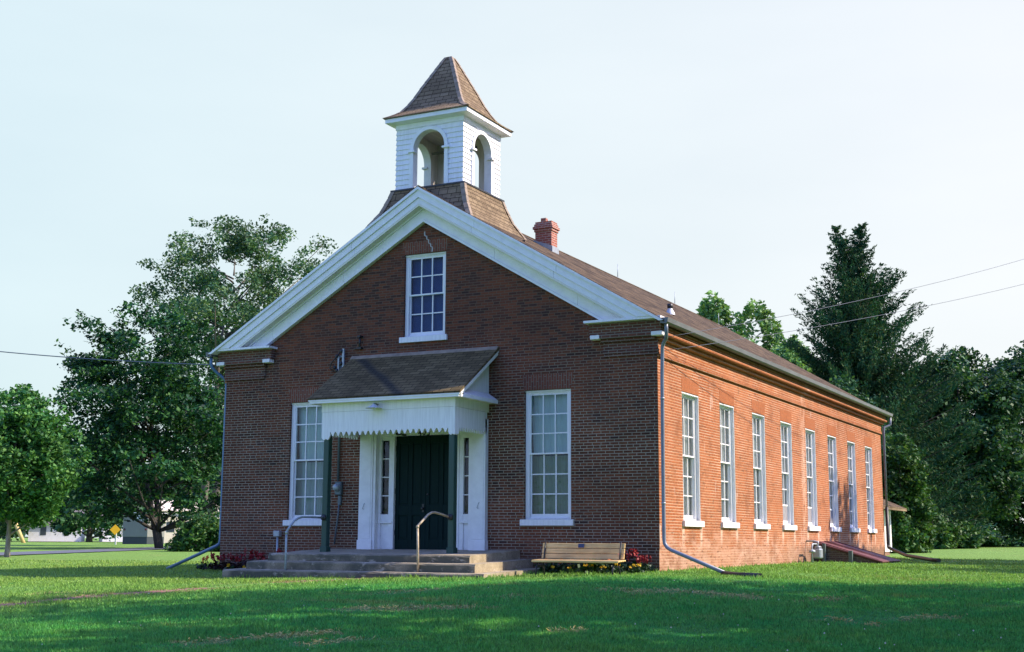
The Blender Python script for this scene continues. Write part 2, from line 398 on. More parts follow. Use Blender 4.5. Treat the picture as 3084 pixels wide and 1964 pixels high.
MT = {}
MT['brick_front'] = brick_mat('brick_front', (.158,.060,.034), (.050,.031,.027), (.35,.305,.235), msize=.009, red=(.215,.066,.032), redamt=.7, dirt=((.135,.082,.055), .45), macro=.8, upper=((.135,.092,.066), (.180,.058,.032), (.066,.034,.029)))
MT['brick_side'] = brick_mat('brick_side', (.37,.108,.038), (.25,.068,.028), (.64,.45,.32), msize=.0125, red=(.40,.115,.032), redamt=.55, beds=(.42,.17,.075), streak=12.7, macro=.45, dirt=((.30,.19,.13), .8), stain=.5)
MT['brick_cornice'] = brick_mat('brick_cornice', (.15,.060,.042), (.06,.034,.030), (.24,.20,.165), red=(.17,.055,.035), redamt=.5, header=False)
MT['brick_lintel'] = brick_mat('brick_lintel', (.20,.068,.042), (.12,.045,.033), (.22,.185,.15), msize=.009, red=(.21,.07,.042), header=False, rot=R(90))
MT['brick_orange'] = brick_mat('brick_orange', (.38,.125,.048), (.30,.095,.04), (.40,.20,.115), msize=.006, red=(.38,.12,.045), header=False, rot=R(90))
MT['brick_chimney'] = brick_mat('brick_chimney', (.36,.11,.075), (.25,.08,.06), (.50,.36,.30), msize=.012, length=.20, red=(.38,.12,.08), header=False)
MT['white'] = paint_mat('white_paint', (.80,.80,.82))
MT['white_clean'] = paint_mat('white_trim_paint', (.80,.80,.82), var=.12, streak=(3, 3, 1))
MT['cream'] = paint_mat('cream_soffit', (.72,.70,.60), var=.08)
MT['green_post'] = paint_mat('green_post_paint', (.008,.055,.043), .45, var=.25)
MT['green_door'] = paint_mat('green_door_paint', (.003,.018,.017), .65, var=.25); MT['green_door'].node_tree.nodes['Principled BSDF'].inputs['Specular IOR Level'].default_value = .12
MT['dark_metal'] = plain_mat('black_iron', (.02,.02,.022), .45)
MT['grey_metal'] = plain_mat('grey_metal', (.34,.38,.42), .45, .3)
MT['spout'] = plain_mat('downspout_metal', (.17,.20,.26), .4, .1, .15, 3); MT['spout_sky_shade'] = plain_mat('sky_shaded_downspout', (.09,.18,.31), .4, .1, .15, 3)  # left downspout: blue of its sky shade put into the base colour
MT['pale_metal'] = plain_mat('pale_metal', (.62,.64,.65), .45, .1, .18, 2); MT['gutter'] = plain_mat('gutter_metal', (.13,.14,.145), .45, .1, .18, 2)
MT['roof'] = shingle_mat('roof_shingles', (.050,.035,.021), (.145,.100,.058), row=.19, tab=.42, streaks=.55)
MT['roof_porch'] = shingle_mat('porch_shingles', (.110,.084,.042), (.180,.138,.070), streaks=.4, diag=True)
MT['roof_tower'] = shingle_mat('belfry_shingles', (.175,.125,.076), (.25,.185,.112), row=.13, tab=.26)
MT['hip'] = plain_mat('hip_caps', (.27,.21,.155), .9, 0, .25, 6)
MT['glass'] = glass_mat('window_glass'); MT['glass_blue'] = glass_mat('gable_glass', (.8, .9, .95), .4); MT['meter_metal'] = plain_mat('dark_meter_metal', (.09,.125,.15), .45, .2)
MT['dark_inside'] = plain_mat('dark_interior', (.01,.008,.010), .9)
MT['sky_reflection'] = plain_mat('painted_sky_reflection', (.006,.040,.15), .8)  # blue sky reflection of the gable panes put into a panel colour
MT['bell'] = plain_mat('bronze_bell', (.05,.05,.045), .45, .6)
MT['asphalt'] = plain_mat('asphalt', (.10,.11,.13), .9, 0, .2, 4)
MT['wood'] = None
SHADERS = [(26.9,-.3,16.5,4.2),(22.5,-4.8,22,4.0),(24.5,-11,18,4.5),(24,-18,16,4.5),(27.5,13.5,12,4.4),(23,20,13,3.8)]
# ------------------------------------------------------------------ brick hall
BL = 19.6                     # length of the hall
ZB = -.6                      # walls start below ground
EAVE = 4.60
RS = .595                     # roof slope
def roof_z(x): return 7.645 - RS * abs(x - 5)

hall = thing('brick_hall', (5, 0, 0), 'red brick hall with white belfry, white gable trim and gabled front porch', 'building')

def wall_cols(splits, top, openings, z0):
    """faces of a wall in (a,z) with rectangular openings; returns list of polygons"""
    out = []
    for a, b in zip(splits[:-1], splits[1:]):
        mid = (a + b) / 2
        hol = sorted([(o[2], o[3]) for o in openings if o[0] < mid < o[1]])
        z = z0
        for h0, h1 in hol:
            out.append([(a, z), (b, z), (b, h0), (a, h0)]); z = h1
        out.append([(a, z), (b, z), (b, top(b)), (a, top(a))])
    return out

WZ0, WZ1 = .93, 3.385         # main window openings
fo = [(1.74, 2.72, WZ0, WZ1), (7.28, 8.26, WZ0, WZ1), (4.51, 5.49, 4.60, 6.315), (3.86, 6.20, .30, 2.86)]
w = MB()
topf = lambda x: 7.60 - RS * abs(x - 5)
for p in wall_cols([0, 1.74, 2.72, 3.86, 4.51, 5, 5.49, 6.20, 7.28, 8.26, 10], topf, fo, ZB):
    w.quad(*[(x, 0, z) for x, z in p])
def jambs(w, o, plane, depth, axis):
    a, b, z0, z1 = o
    def P(q, d, z): return (q, d, z) if axis == 'y' else (plane - d, q, z)
    d = depth
    w.quad(P(a,0,z0), P(a,0,z1), P(a,d,z1), P(a,d,z0)); w.quad(P(b,0,z0), P(b,d,z0), P(b,d,z1), P(b,0,z1))
    w.quad(P(a,0,z1), P(b,0,z1), P(b,d,z1), P(a,d,z1)); w.quad(P(a,0,z0), P(a,d,z0), P(b,d,z0), P(b,0,z0))
for o in fo: jambs(w, o, 0, .22, 'y')
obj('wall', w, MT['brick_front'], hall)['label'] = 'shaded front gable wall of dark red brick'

SY = [1.793 + 2.277 * i for i in range(8)]
so = [(y - .49, y + .49, WZ0, WZ1) for y in SY]
w = MB(); sp = [0]
for o in so: sp += [o[0], o[1]]
for p in wall_cols(sp + [BL], lambda y: EAVE, so, ZB): w.quad(*[(10, y, z) for y, z in p])
for o in so: jambs(w, o, 10, .2, 'x')
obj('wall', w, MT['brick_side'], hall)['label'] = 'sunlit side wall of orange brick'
w = MB()
w.quad((0, BL, ZB), (0, 0, ZB), (0, 0, EAVE), (0, BL, EAVE))
w.quad((10, BL, ZB), (0, BL, ZB), (0, BL, topf(0)), (5, BL, topf(5)), (10, BL, topf(10)))
obj('wall', w, MT['brick_side'], hall)
# dark interior so that nobody looks straight through
w = MB(); w.box(.4, 9.6, .5, BL - .4, -.1, 4.4); w.f = [f[::-1] for f in w.f]
w.quad((3.0, .55, 4.42), (7.0, .55, 4.42), (7.0, .55, 6.5), (3, .55, 6.5))
obj('interior', w, MT['dark_inside'], hall)

# --- roof
w = MB()
for sgn in (1, -1):
    X = lambda d: 5 + sgn * d
    a = [(X(0), 7.645), (X(5.27), 7.645 - RS * 5.27), (X(5.27), 7.605 - RS * 5.27), (X(0), 7.605)]
    w.prism(a, 'y', -.335, BL + .3)
roof = obj('roof', w, MT['roof'], hall)
for y0_, k0, k1 in ((-.33, 0, 1), (1.9, 0, 56)):
  w = MB()
  for k in range(k0, k1):
    y = y0_ + k * .32
    w.prism([(4.87, 7.588), (5, 7.667), (5.13, 7.588), (5.13, 7.572), (5, 7.651), (4.87, 7.572)], 'y', y, y + .33 - (k % 2) * .004)
  obj('ridge_cap', w, MT['roof'], roof)

# --- gable trim: boards that follow both slopes
def chevron(w, a, b, y0, y1, zc):
    for sgn in (1, -1):      # boards butt-jointed along each slope
        xa = (7.645 - a - zc) / RS; xb = (7.645 - b - zc) / RS
        P = [(0, 7.645 - a), (xa, zc), (xb, zc), (0, 7.645 - b)]
        cuts = [0] + [c + (a * 3.7 + b * 1.9 + .3 * sgn) % .9 for c in (1.2, 3.0)] + [9]
        for c0, c1 in zip(cuts[:-1], cuts[1:]):
            Q = P
            for f in ((lambda p: p[0] - c0 - (.0025 if c0 else 0)), (lambda p: c1 - .0025 - p[0])):
                out = []
                for i in range(len(Q)):
                    p, q = Q[i], Q[(i + 1) % len(Q)]; fp, fq = f(p), f(q)
                    if fp >= 0: out.append(p)
                    if (fp < 0) != (fq < 0): t = fp / (fp - fq); out.append((p[0] + (q[0] - p[0]) * t, p[1] + (q[1] - p[1]) * t))
                Q = out
            if len(Q) > 2: w.prism([(5 + sgn * x, z) for x, z in Q], 'y', y0, y1)
gt = None
for a, b, y0, zc in ((.0, .07, -.35, 4.50), (.072, .228, -.315, 4.602), (.231, .357, -.285, 4.602), (.40, .438, -.125, 4.602), (.44, .64, -.085, 4.602), (.642, .695, -.105, 4.602)):
    w = MB(); chevron(w, a + (.012 if a == 0 else 0), b, y0, -.001, zc)
    if gt is None: gt = obj('gable_trim', w, MT['white_clean'], hall); continue
    obj('trim_board', w, MT['white_clean'], gt)
w = MB(); chevron(w, .358, .399, -.28, -.001, 4.602); obj('soffit', w, MT['cream'], gt)

# --- brick cornice: returns on the front, full length on the sides
for sgn in (1, -1):
    X = lambda x: x if sgn > 0 else 10 - x
    def bx(w, x0, x1, *r):
        w.box(min(X(x0), X(x1)), max(X(x0), X(x1)), *r)
    c = MB(); bx(c, 8.70, 10.15, -.15, 0, 4.338, 4.555); bx(c, 8.92, 9.95, -.168, 0, 4.262, 4.338)
    bx(c, 8.92, 10.0, -.10, 0, 4.20, 4.262); bx(c, 8.94, 10.035, -.035, 0, 4.03, 4.20)
    bx(c, 8.94, 10.05, -.05, 0, 3.985, 4.03); bx(c, 8.96, 10.035, -.035, 0, 3.93, 3.985)
    obj('cornice_return', c, MT['brick_cornice'], hall, bevel=.008)
    c = MB(); bx(c, 10, 10.15, 0, BL + .15, 4.338, 4.45); bx(c, 10, 10.07, 0, BL + .1, 4.45, 4.60); bx(c, 10, 10.10, 0, BL + .1, 4.20, 4.262)
    bx(c, 10, 10.022, 0, BL, 3.985, 4.20); bx(c, 10, 10.036, 0, BL, 3.945, 3.985); bx(c, 10, 10.05, 0, BL, 3.89, 3.945)
    cn = obj('cornice', c, MT['brick_side'], hall, bevel=.008)
    c = MB(); bx(c, 10, 10.19, 0, BL + .15, 4.27, 4.338)
    obj('cornice_ledge', c, MT['brick_side'], cn, bevel=.02)
    for xa, xb in ((8.73, 8.92), (9.95, 10.172)):
        c = MB(); bx(c, xa, xb, -.172, 0, 4.258, 4.338); obj('stone_block', c, MT['white'], cn, bevel=.012)
    c = MB(); bx(c, 8.655, 10.19, -.30, 0, 4.557, 4.60); obj('cornice_cap', c, MT['white'], cn)
    # gutter and its end
    g0 = [(10.19, 4.455), (10.30, 4.44), (10.335, 4.47), (10.345, 4.55), (10.33, 4.55), (10.318, 4.478), (10.295, 4.458), (10.205, 4.47), (10.205, 4.53), (10.19, 4.53)]
    c = MB(); c.prism([(X(x), z) for x, z in g0], 'y', -.31, BL + .32)
    g1 = [(10.19, 4.455), (10.30, 4.44), (10.335, 4.47), (10.345, 4.55), (10.19, 4.55)]
    c.prism([(X(x), z) for x, z in g1], 'y', -.322, -.311); c.prism([(X(x), z) for x, z in g1], 'y', BL + .321, BL + .33)
    gu = obj('gutter', c, MT['gutter'], hall)
    for k in range(26): 
        yy = .2 + k * .76; c = MB()
        c.prism([(X(10.20), 4.545), (X(10.335), 4.545), (X(10.335), 4.556), (X(10.20), 4.556)], 'y', yy, yy + .03)
        obj('gutter_strap', c, MT['grey_metal'], gu)

# --- downspouts
def spout(pts, r=.042, mat='spout', n=10, bands=()):
    w = MB(); w.tube(pts, r, n)
    o = obj('downspout', w, MT[mat], hall)
    for z, p in bands:
        b = MB(); b.tube([(p[0], p[1], z), (p[0], p[1], z + .03)], r * 1.16, n); obj('strap', b, MT['grey_metal'], o)
    return o
d = spout([(10.27,-.22,4.46),(10.27,-.22,4.36),(10.265,-.20,4.27),(10.22,-.10,4.20),(10.13,.0,4.13),(10.10,.02,4.05),(10.095,.03,3.9),(10.085,.03,3.5),(10.08,.03,2),(10.08,.03,.60),(10.09,.03,.50),(10.14,.02,.43),(10.22,.0,.385),(11.36,-.40,.0)], .035, bands=((3.1,(10.085,.03)),(1.2,(10.08,.03))))
d['label'] = 'pale metal downspout at the sunlit front corner with a slanted foot'
w = MB(); w.tube([(11.31,-.38,-.005),(11.6,-.62,-.02),(12.25,-1.35,-.012)], .05, 10); obj('outlet_pipe', w, MT['dark_metal'], d)
d = spout([(-.27,-.22,4.46),(-.27,-.22,4.30),(-.255,-.20,4.22),(-.2,-.10,4.12),(-.09,.02,4.0),(-.05,.05,3.93),(-.045,.06,3.8),(-.045,.06,.53),(-.06,.06,.44),(-.14,.06,.385),(-1.55,.12,-.12)], .036, 'spout_sky_shade', bands=((2.9,(-.045,.06)),(1.1,(-.045,.06))))
d['label'] = 'metal downspout tinted by blue sky shade at the left corner with a slanted foot'
d = spout([(10.27,BL+.25,4.46),(10.27,BL+.24,4.22),(10.2,BL+.18,4.16),(10.1,BL+.05,4.12),(10.09,BL+.03,4.0),(10.09,BL+.03,1.6)], .036)
w = MB(); w.tube([(10.09,BL+.03,1.62),(10.09,BL+.03,.5),(10.1,BL+.02,.38),(10.3,BL-.2,.30),(11.2,16.6,.17),(12.6,12.6,.10),(12.85,12.0,.10)], .05, 10); obj('drain_hose', w, MT['dark_metal'], d)

# --- windows -------------------------------------------------------------------------
def curtain(mb, x0, x1, z0, z1, y, folds, amp, seed, skew=0.0):
    r = random.Random(seed); n = 40; vs = []
    for j, z in enumerate((z0, z1)):
        for i in range(n + 1):
            t = i / n
            x = x0 + (x1 - x0) * t + (skew * (1 - t) * (1 if j == 0 else 0))
            vs.append((x, y + amp * math.sin(folds * t * 6.28 + seed) + amp * .5 * math.sin(folds * 2.7 * t * 6.28), z))
    mb.add(vs, [[i, i + 1, n + 2 + i, n + 1 + i] for i in range(n)], True)
def cloth_mat(name, c, trans=.3):
    m, nt, b = new_mat(name)
    b.inputs['Base Color'].default_value = (*c, 1); b.inputs['Roughness'].default_value = .95
    return m
MT['sheer'] = cloth_mat('sheer_curtain', (.42,.56,.56))
MT['sheer_white'] = cloth_mat('white_sheer_curtain', (.60,.60,.58))
MT['drape_green'] = cloth_mat('green_curtain', (.19,.27,.20))
MT['drape_grey'] = cloth_mat('grey_curtain', (.30,.40,.41))
MT['screen'] = plain_mat('fly_screen', (.26,.25,.27), .9)

def make_window(w_, z0, z1, rows_up, rows_lo, mat, setback=.06, sillw=.055, vent=False, curtains='pale', seed=1, lining=False):
    """window in local coords: X along wall (centre 0), Y into the wall, Z up; returns root part"""
    h = w_ / 2; y0 = setback
    f = MB()
    cs = .075 if lining else .085
    f.box(-h, -h + cs, y0, y0 + .10, z0, z1); f.box(h - cs, h, y0, y0 + .10, z0, z1)
    f.box(-h + cs, h - cs, y0 + .002, y0 + .10, z1 - .06, z1); f.box(-h + cs, h - cs, y0 + .002, y0 + .10, z0, z0 + .03)
    f.box(-h, h, y0 - .022, y0 + .0, z1 - .035, z1 - .002)
    if lining:
        f.box(-h + .001, -h + .022, .006, y0, z0, z1); f.box(h - .022, h - .001, .006, y0, z0, z1); f.box(-h + .022, h - .022, .01, y0 - .023, z1 - .034, z1 - .001)
    win = obj('window', f, MT[mat], None, bevel=.004)
    s = MB(); s.box(-h - .065, h + .065, -sillw, y0 + .02, z0 - .115, z0 - .005); s.box(-h - .06, h + .06, -sillw + .006, y0 + .08, z0 - .005, z0)
    obj('sill', s, MT[mat], win, bevel=.012)
    gx0, gx1 = -h + cs, h - cs; zb = z0 + .03; zt = z1 - .06
    n = rows_up + rows_lo; zm = zb + .06 + (zt - zb - .06) * rows_lo / n
    def sash(name, za, zb_, rows, y, bot, top):
        m = MB(); st = .026
        m.box(gx0, gx0 + st, y, y + .035, za, zb_); m.box(gx1 - st, gx1, y, y + .035, za, zb_)
        m.box(gx0 + st, gx1 - st, y + .001, y + .035, za, za + bot); m.box(gx0 + st, gx1 - st, y + .001, y + .035, zb_ - top, zb_)
        a0, a1 = gx0 + st, gx1 - st; b0, b1 = za + bot, zb_ - top
        first = 0
        if vent and name == 'lower_sash':
            zz = b0 + (b1 - b0) / rows; m.box(a0, a1, y + .0, y + .034, zz - .03, zz + .012); first = 1
            pz = MB(); pz.box(a0, a1, y + .012, y + .018, b0, zz - .03); obj('fly_screen', pz, MT['screen'], win)
        mw = .012
        for k in (1, 2):
            x = a0 + (a1 - a0) * k / 3; m.box(x - mw, x + mw, y + .004, y + .03, b0 + (b1 - b0) / rows * first, b1)
        for k in range(1 + first, rows):
            z = b0 + (b1 - b0) * k / rows; m.box(a0, a1, y + .006, y + .028, z - mw * .9, z + mw * .9)
        obj(name, m, MT['white_clean'], win)
        p = MB(); rj = random.Random(seed * 7 + len(name))
        for i in range(3):          # every old pane sits a little differently in its putty
            for k in range(first, rows):
                xa, xb = a0 + (a1 - a0) * i / 3, a0 + (a1 - a0) * (i + 1) / 3; za_, zb2 = b0 + (b1 - b0) * k / rows, b0 + (b1 - b0) * (k + 1) / rows
                j = [rj.uniform(-.0045, .0045) for _ in range(3)]
                p.quad((xa, y + .018 + j[0], za_), (xb, y + .018 + j[1], za_), (xb, y + .018 + j[1] + j[2], zb2), (xa, y + .018 + j[0] + j[2], zb2))
        obj('pane', p, MT['glass_blue' if curtains == 'blue' else 'glass'], win)
    sash('upper_sash', zm - .015, zt, rows_up, y0 + .014, .03, .035)
    sash('lower_sash', zb, zm + .015, rows_lo, y0 + .050, .075, .03)
    yb = y0 + .19
    c = MB()
    if curtains == 'front':
        curtain(c, gx0 - .05, gx1 + .05, zm + .02, zt + .02, yb, 4, .014, seed, skew=.05); obj('curtain', c, MT['sheer'], win)
        c = MB(); curtain(c, gx0 - .14, gx1 + .05, zb, zm - .03, yb + .04, 6, .022, seed + 2); obj('curtain', c, MT['drape_green'], win)
    elif curtains == 'left':
        curtain(c, gx0 - .05, gx1 + .05, zm + .02, zt + .02, yb, 3, .012, seed, skew=.06); obj('curtain', c, MT['sheer'], win)
        c = MB(); curtain(c, gx0 - .06, gx1 + .05, zb, zm - .03, yb + .04, 6, .022, seed + 2); obj('curtain', c, MT['drape_grey'], win)
    elif curtains == 'blue':
        c.quad((gx0, y0 + .13, zb), (gx1, y0 + .13, zb), (gx1, y0 + .13, zt + .03), (gx0, y0 + .13, zt + .03)); obj('reflection_panel', c, MT['sky_reflection'], win)  # panel stands in for the sky mirrored in the panes
    else:
        curtain(c, gx0 - .02, gx0 + .36, zb, zt + .02, y0 + .115, 4, .016, seed); curtain(c, gx0 + .40, gx1 + .10, zb, zt + .02, y0 + .12, 5, .016, seed + 1)
        obj('curtain', c, MT['sheer_white'], win)
    return win
def place(win, x, y, side=False, label=None):
    win.parent = hall
    win.location = ((x - 5) * S, y * S, 0)
    if side: win.rotation_euler = (0, 0, R(90))
    if label: win['label'] = label
    return win
place(make_window(.98, WZ0, WZ1, 3, 3, 'white', curtains='left', seed=3), 2.23, 0, label='tall front window left of the porch, half hidden by it')
place(make_window(.98, WZ0, WZ1, 3, 3, 'white', curtains='front', seed=5), 7.77, 0, label='tall front window above the bench with green lower curtains')
place(make_window(.98, 4.60, 6.315, 2, 2, 'white', curtains='blue'), 5, 0, label='gable window with dark blue panes')
sw = make_window(.98, WZ0, WZ1, 3, 3, 'white_clean', setback=.075, seed=2, lining=True)
sv_ = make_window(.98, WZ0, WZ1, 3, 3, 'white_clean', setback=.075, vent=True, seed=4, lining=True)
for i, y in enumerate(SY):
    src = sv_ if i in (3, 4, 5) else sw
    first = i in (0, 3)
    win = src if first else dup_tree(src)
    place(win, 10, y, True)

# --- soldier-course lintels
for x0, x1, z, hh in ((1.74, 2.72, WZ1, .30), (7.28, 8.26, WZ1, .30), (4.51, 5.49, 6.315, .26)):
    li = MB(); li.prism([(x0 - .005, z + .004), (x1 + .005, z + .004), (x1 + .05, z + hh), (x0 - .05, z + hh)], 'y', -.003, .1); obj('lintel', li, MT['brick_lintel'], hall)
for y in SY:
    li = MB(); li.prism([(y - .49, WZ1 + .004), (y + .49, WZ1 + .004), (y + .51, WZ1 + .29), (y - .51, WZ1 + .29)], 'x', 9.9, 10.003); obj('lintel', li, MT['brick_orange'], hall)
# stepped crack filled with pale mortar, from the gable apex to the window
li = MB(); P = [(4.979,6.76),(4.985,6.68),(5.03,6.66),(5.035,6.60),(5.075,6.585),(5.08,6.51),(5.125,6.50),(5.13,6.44),(5.17,6.42),(5.165,6.33)]
for (a0, b0), (a1, b1) in zip(P[:-1], P[1:]):
    w0 = .013; li.prism([(a0 - w0, b0), (a0 + w0, b0 + .008), (a1 + w0, b1), (a1 - w0, b1 - .008)], 'y', -.006, .02)
MT['mortar'] = plain_mat('pale_mortar', (.42,.41,.40), .95); obj('mortar_patch', li, MT['mortar'], hall)

# --- chimney
cx0, cx1, cy0, cy1 = 5.73, 6.14, 3.59, 3.90
w = MB(); w.box(cx0, cx1, cy0, cy1, 6.8, 7.44); w.box(cx0-.02, cx1+.02, cy0-.02, cy1+.02, 7.44, 7.50); w.box(cx0-.045, cx1+.045, cy0-.045, cy1+.045, 7.50, 7.56)
w.box(cx0-.02, cx1+.02, cy0-.02, cy1+.02, 7.56, 7.62); w.box(cx0, cx1, cy0, cy1, 7.62, 7.675); w.box(5.86, 5.99, cy0+.02, cy0+.13, 7.675, 7.76); w.box(6.05, 6.1, cy0+.12, cy0+.28, 7.675, 7.70)
ch = obj('chimney', w, MT['brick_chimney'], hall, bevel=.006)
w = MB(); w.prism([(cx0-.03, roof_z(cx0)-.05), (cx0-.03, roof_z(cx0)+.05), (cx1+.03, roof_z(cx1)+.12), (cx1+.03, roof_z(cx1)-.05)], 'y', cy0-.02, cy1+.02); obj('flashing', w, MT['grey_metal'], ch)

# --- vent pipe with its black cap, lightning rods
vx, vy = 8.66, 4.36
vz = roof_z(vx)
w = MB(); w.lathe([(.11, -.03), (.10, .02), (.055, .10), (.05, .13)], (vx, vy, vz)); vp = obj('vent_pipe', w, MT['pale_metal'], hall)
w = MB(); w.lathe([(.05, .12), (.062, .125), (.062, .22), (.0, .23)], (vx, vy, vz)); obj('vent_cap', w, MT['dark_metal'], vp)
for y in (10.2, 14.7, 18.9):
    w = MB(); w.tube([(5, y, 7.63), (5, y, 8.04)], [.012, .006], 6); w.tube([(5, y - .06, 7.66), (5, y + .06, 7.66)], .012, 6); obj('lightning_rod', w, MT['grey_metal'], hall)

# ------------------------------------------------------------------ belfry
BX, BY, BH = 5.0, .9, .80
bf = MB(); bf.ring((BX, BY), [(.885, 7.70), (.885, 7.735), (.0, 7.737)], False); bf.ring((BX, BY), [(.885, 7.70), (.80, 7.69)], True)
belfry = obj('belfry', bf, MT['dark_metal'], hall)
sk = MB(); sk.ring((BX, BY), [(1.42, 6.60), (1.20, 6.95), (1.10, 7.10), (1.02, 7.25), (.955, 7.42), (.90, 7.58), (.868, 7.699)])
def clip_above_roof(mb, zoff):
    """keep only what shows above the main roof"""
    out = MB()
    def half(P, f):
        Q = []
        for i in range(len(P)):
            a, b = P[i], P[(i + 1) % len(P)]; fa, fb = f(a), f(b)
            if fa >= 0: Q.append(a)
            if (fa < 0) != (fb < 0): t = fa / (fa - fb); Q.append(tuple(x + (y - x) * t for x, y in zip(a, b)))
        return Q
    for f in mb.f:
        P = [mb.v[i] for i in f]
        for sg in (1, -1):
            Q = half(P, lambda p: sg * (p[0] - 5))
            if len(Q) > 2: Q = half(Q, lambda p: p[2] - (7.645 - RS * sg * (p[0] - 5)) + zoff)
            if len(Q) > 2: out.quad(*Q)
    return out
obj('skirt_roof', clip_above_roof(sk, .02), MT['roof_tower'], belfry)
ARH, ASP, ATOP = .372, 8.585, 8.957   # arch half width, spring height
def half_gap(z):   # half width of the arched opening at height z
    if z <= ASP: return ARH
    d = z - ASP
    return math.sqrt(max(ARH * ARH - d * d, 0)) if d < ARH else 0.0
sid = MB(); inn = MB()
Z0, Z1, nb = 7.737, 9.15, 13
def faces4(mb, quad2d, off):
    """put a wall-local quad [(a,z,out)] on the four sides"""
    for k in range(4):
        c, s_ = (1, 0, -1, 0)[k], (0, 1, 0, -1)[k]
        pts = []
        for a, z, o in quad2d:
            x, y = a, -(BH + off + o)
            pts.append((BX + c * x - s_ * y, BY + s_ * x + c * y, z))
        mb.quad(*pts)
hb = (Z1 - Z0) / nb
for k in range(nb):
    za, zb_ = Z0 + k * hb, Z0 + (k + 1) * hb
    ns = 1 if zb_ <= ASP or za > ASP + ARH else 4
    for j in range(ns):
        z1_, z2_ = za + (zb_ - za) * j / ns, za + (zb_ - za) * (j + 1) / ns
        o1, o2 = .016 * (1 - j / ns), .016 * (1 - (j + 1) / ns)
        g1, g2 = half_gap(z1_ + 1e-4), half_gap(z2_)
        if g1 == 0:
            faces4(sid, [(-BH - o1, z1_, o1), (BH + o1, z1_, o1), (BH + o2, z2_, o2), (-BH - o2, z2_, o2)], 0)
        else:
            faces4(sid, [(-BH - o1, z1_, o1), (-g1, z1_, o1), (-g2, z2_, o2), (-BH - o2, z2_, o2)], 0)
            faces4(sid, [(g1, z1_, o1), (BH + o1, z1_, o1), (BH + o2, z2_, o2), (g2, z2_, o2)], 0)
        # inner lining
        if g1 == 0: faces4(inn, [(BH - .14, z1_, -.14), (-BH + .14, z1_, -.14), (-BH + .14, z2_, -.14), (BH - .14, z2_, -.14)], 0)
        else:
            faces4(inn, [(-g1, z1_, -.14), (-BH + .14, z1_, -.14), (-BH + .14, z2_, -.14), (-g2, z2_, -.14)], 0)
            faces4(inn, [(BH - .14, z1_, -.14), (g1, z1_, -.14), (g2, z2_, -.14), (BH - .14, z2_, -.14)], 0)
    gg = half_gap(za + 1e-4)
    for p0, p1 in (((-BH, -gg), (gg, BH)) if gg else ((-BH, BH),)):
        e0, e1 = .016 * (p0 == -BH), .016 * (p1 == BH)
        faces4(sid, [(p0 - e0, za, .016), (p0, za, 0), (p1, za, 0), (p1 + e1, za, .016)], 0)
obj('siding', sid, MT['white'], belfry)
MT['old_white'] = paint_mat('weathered_white', (.62,.57,.53), var=.25)
inn.box(BX - .66, BX + .66, BY - .66, BY + .66, 9.10, 9.14)
obj('lining', inn, MT['old_white'], belfry)
# arch casing with reveals and imposts
tr = MB()
arc = [(ARH, 7.737), (ARH, ASP)] + [(ARH * math.cos(t), ASP + ARH * math.sin(t)) for t in [math.pi * i / 20 for i in range(1, 20)]] + [(-ARH, ASP), (-ARH, 7.737)]
oarc = [(ARH + .10, 7.737), (ARH + .10, ASP - .03), (ARH + .078, ASP)] + [((ARH + .078) * math.cos(t), ASP + (ARH + .078) * math.sin(t)) for t in [math.pi * i / 20 for i in range(1, 20)]] + [(-ARH - .078, ASP), (-ARH - .10, ASP - .03), (-ARH - .10, 7.737)]
oarc.pop(1); oarc.pop(-2)
po = .034
for i in range(len(arc) - 1):
    (a, z), (a2, z2) = arc[i], arc[i + 1]; (b, y), (b2, y2) = oarc[i], oarc[i + 1]
    faces4(tr, [(a, z, po), (b, y, po), (b2, y2, po), (a2, z2, po)], 0)
    faces4(tr, [(b, y, po), (b, y, -.01), (b2, y2, -.01), (b2, y2, po)], 0)
    faces4(tr, [(a, z, po), (a2, z2, po), (a2, z2, -.141), (a, z, -.141)], 0)
obj('arch_trim', tr, MT['white_clean'], belfry)
for s_ in (-1, 1):
    for k in range(4):
        c, q = (1, 0, -1, 0)[k], (0, 1, 0, -1)[k]
        m = MB(); m.box(min(s_*(ARH-.04), s_*(ARH+.125)), max(s_*(ARH-.04), s_*(ARH+.125)), -(BH+.07), -(BH-.06), ASP-.075, ASP-.035)
        m.v = [(BX + c*x - q*y, BY + q*x + c*y, z) for x, y, z in m.v]; obj('impost', m, MT['white_clean'], belfry)
co = MB(); co.ring((BX, BY), [(.801, 9.05), (.822, 9.05), (.822, 9.15), (.985, 9.178), (.985, 9.262), (.60, 9.30)])
obj('eave_trim', co, MT['white_clean'], belfry)
br = MB(); br.ring((BX, BY), [(.99, 9.262), (1.012, 9.268), (1.012, 9.29), (.88, 9.368), (.80, 9.425), (.74, 9.475), (.63, 9.645), (.54, 9.815), (.45, 10.02), (.15, 10.645), (.07, 10.80), (.0, 10.805)])
obj('spire_roof', br, MT['roof_tower'], belfry)
prof = [(1.012, 9.29), (.88, 9.368), (.80, 9.425), (.74, 9.475), (.63, 9.645), (.54, 9.815), (.45, 10.02), (.15, 10.645), (.075, 10.79)]
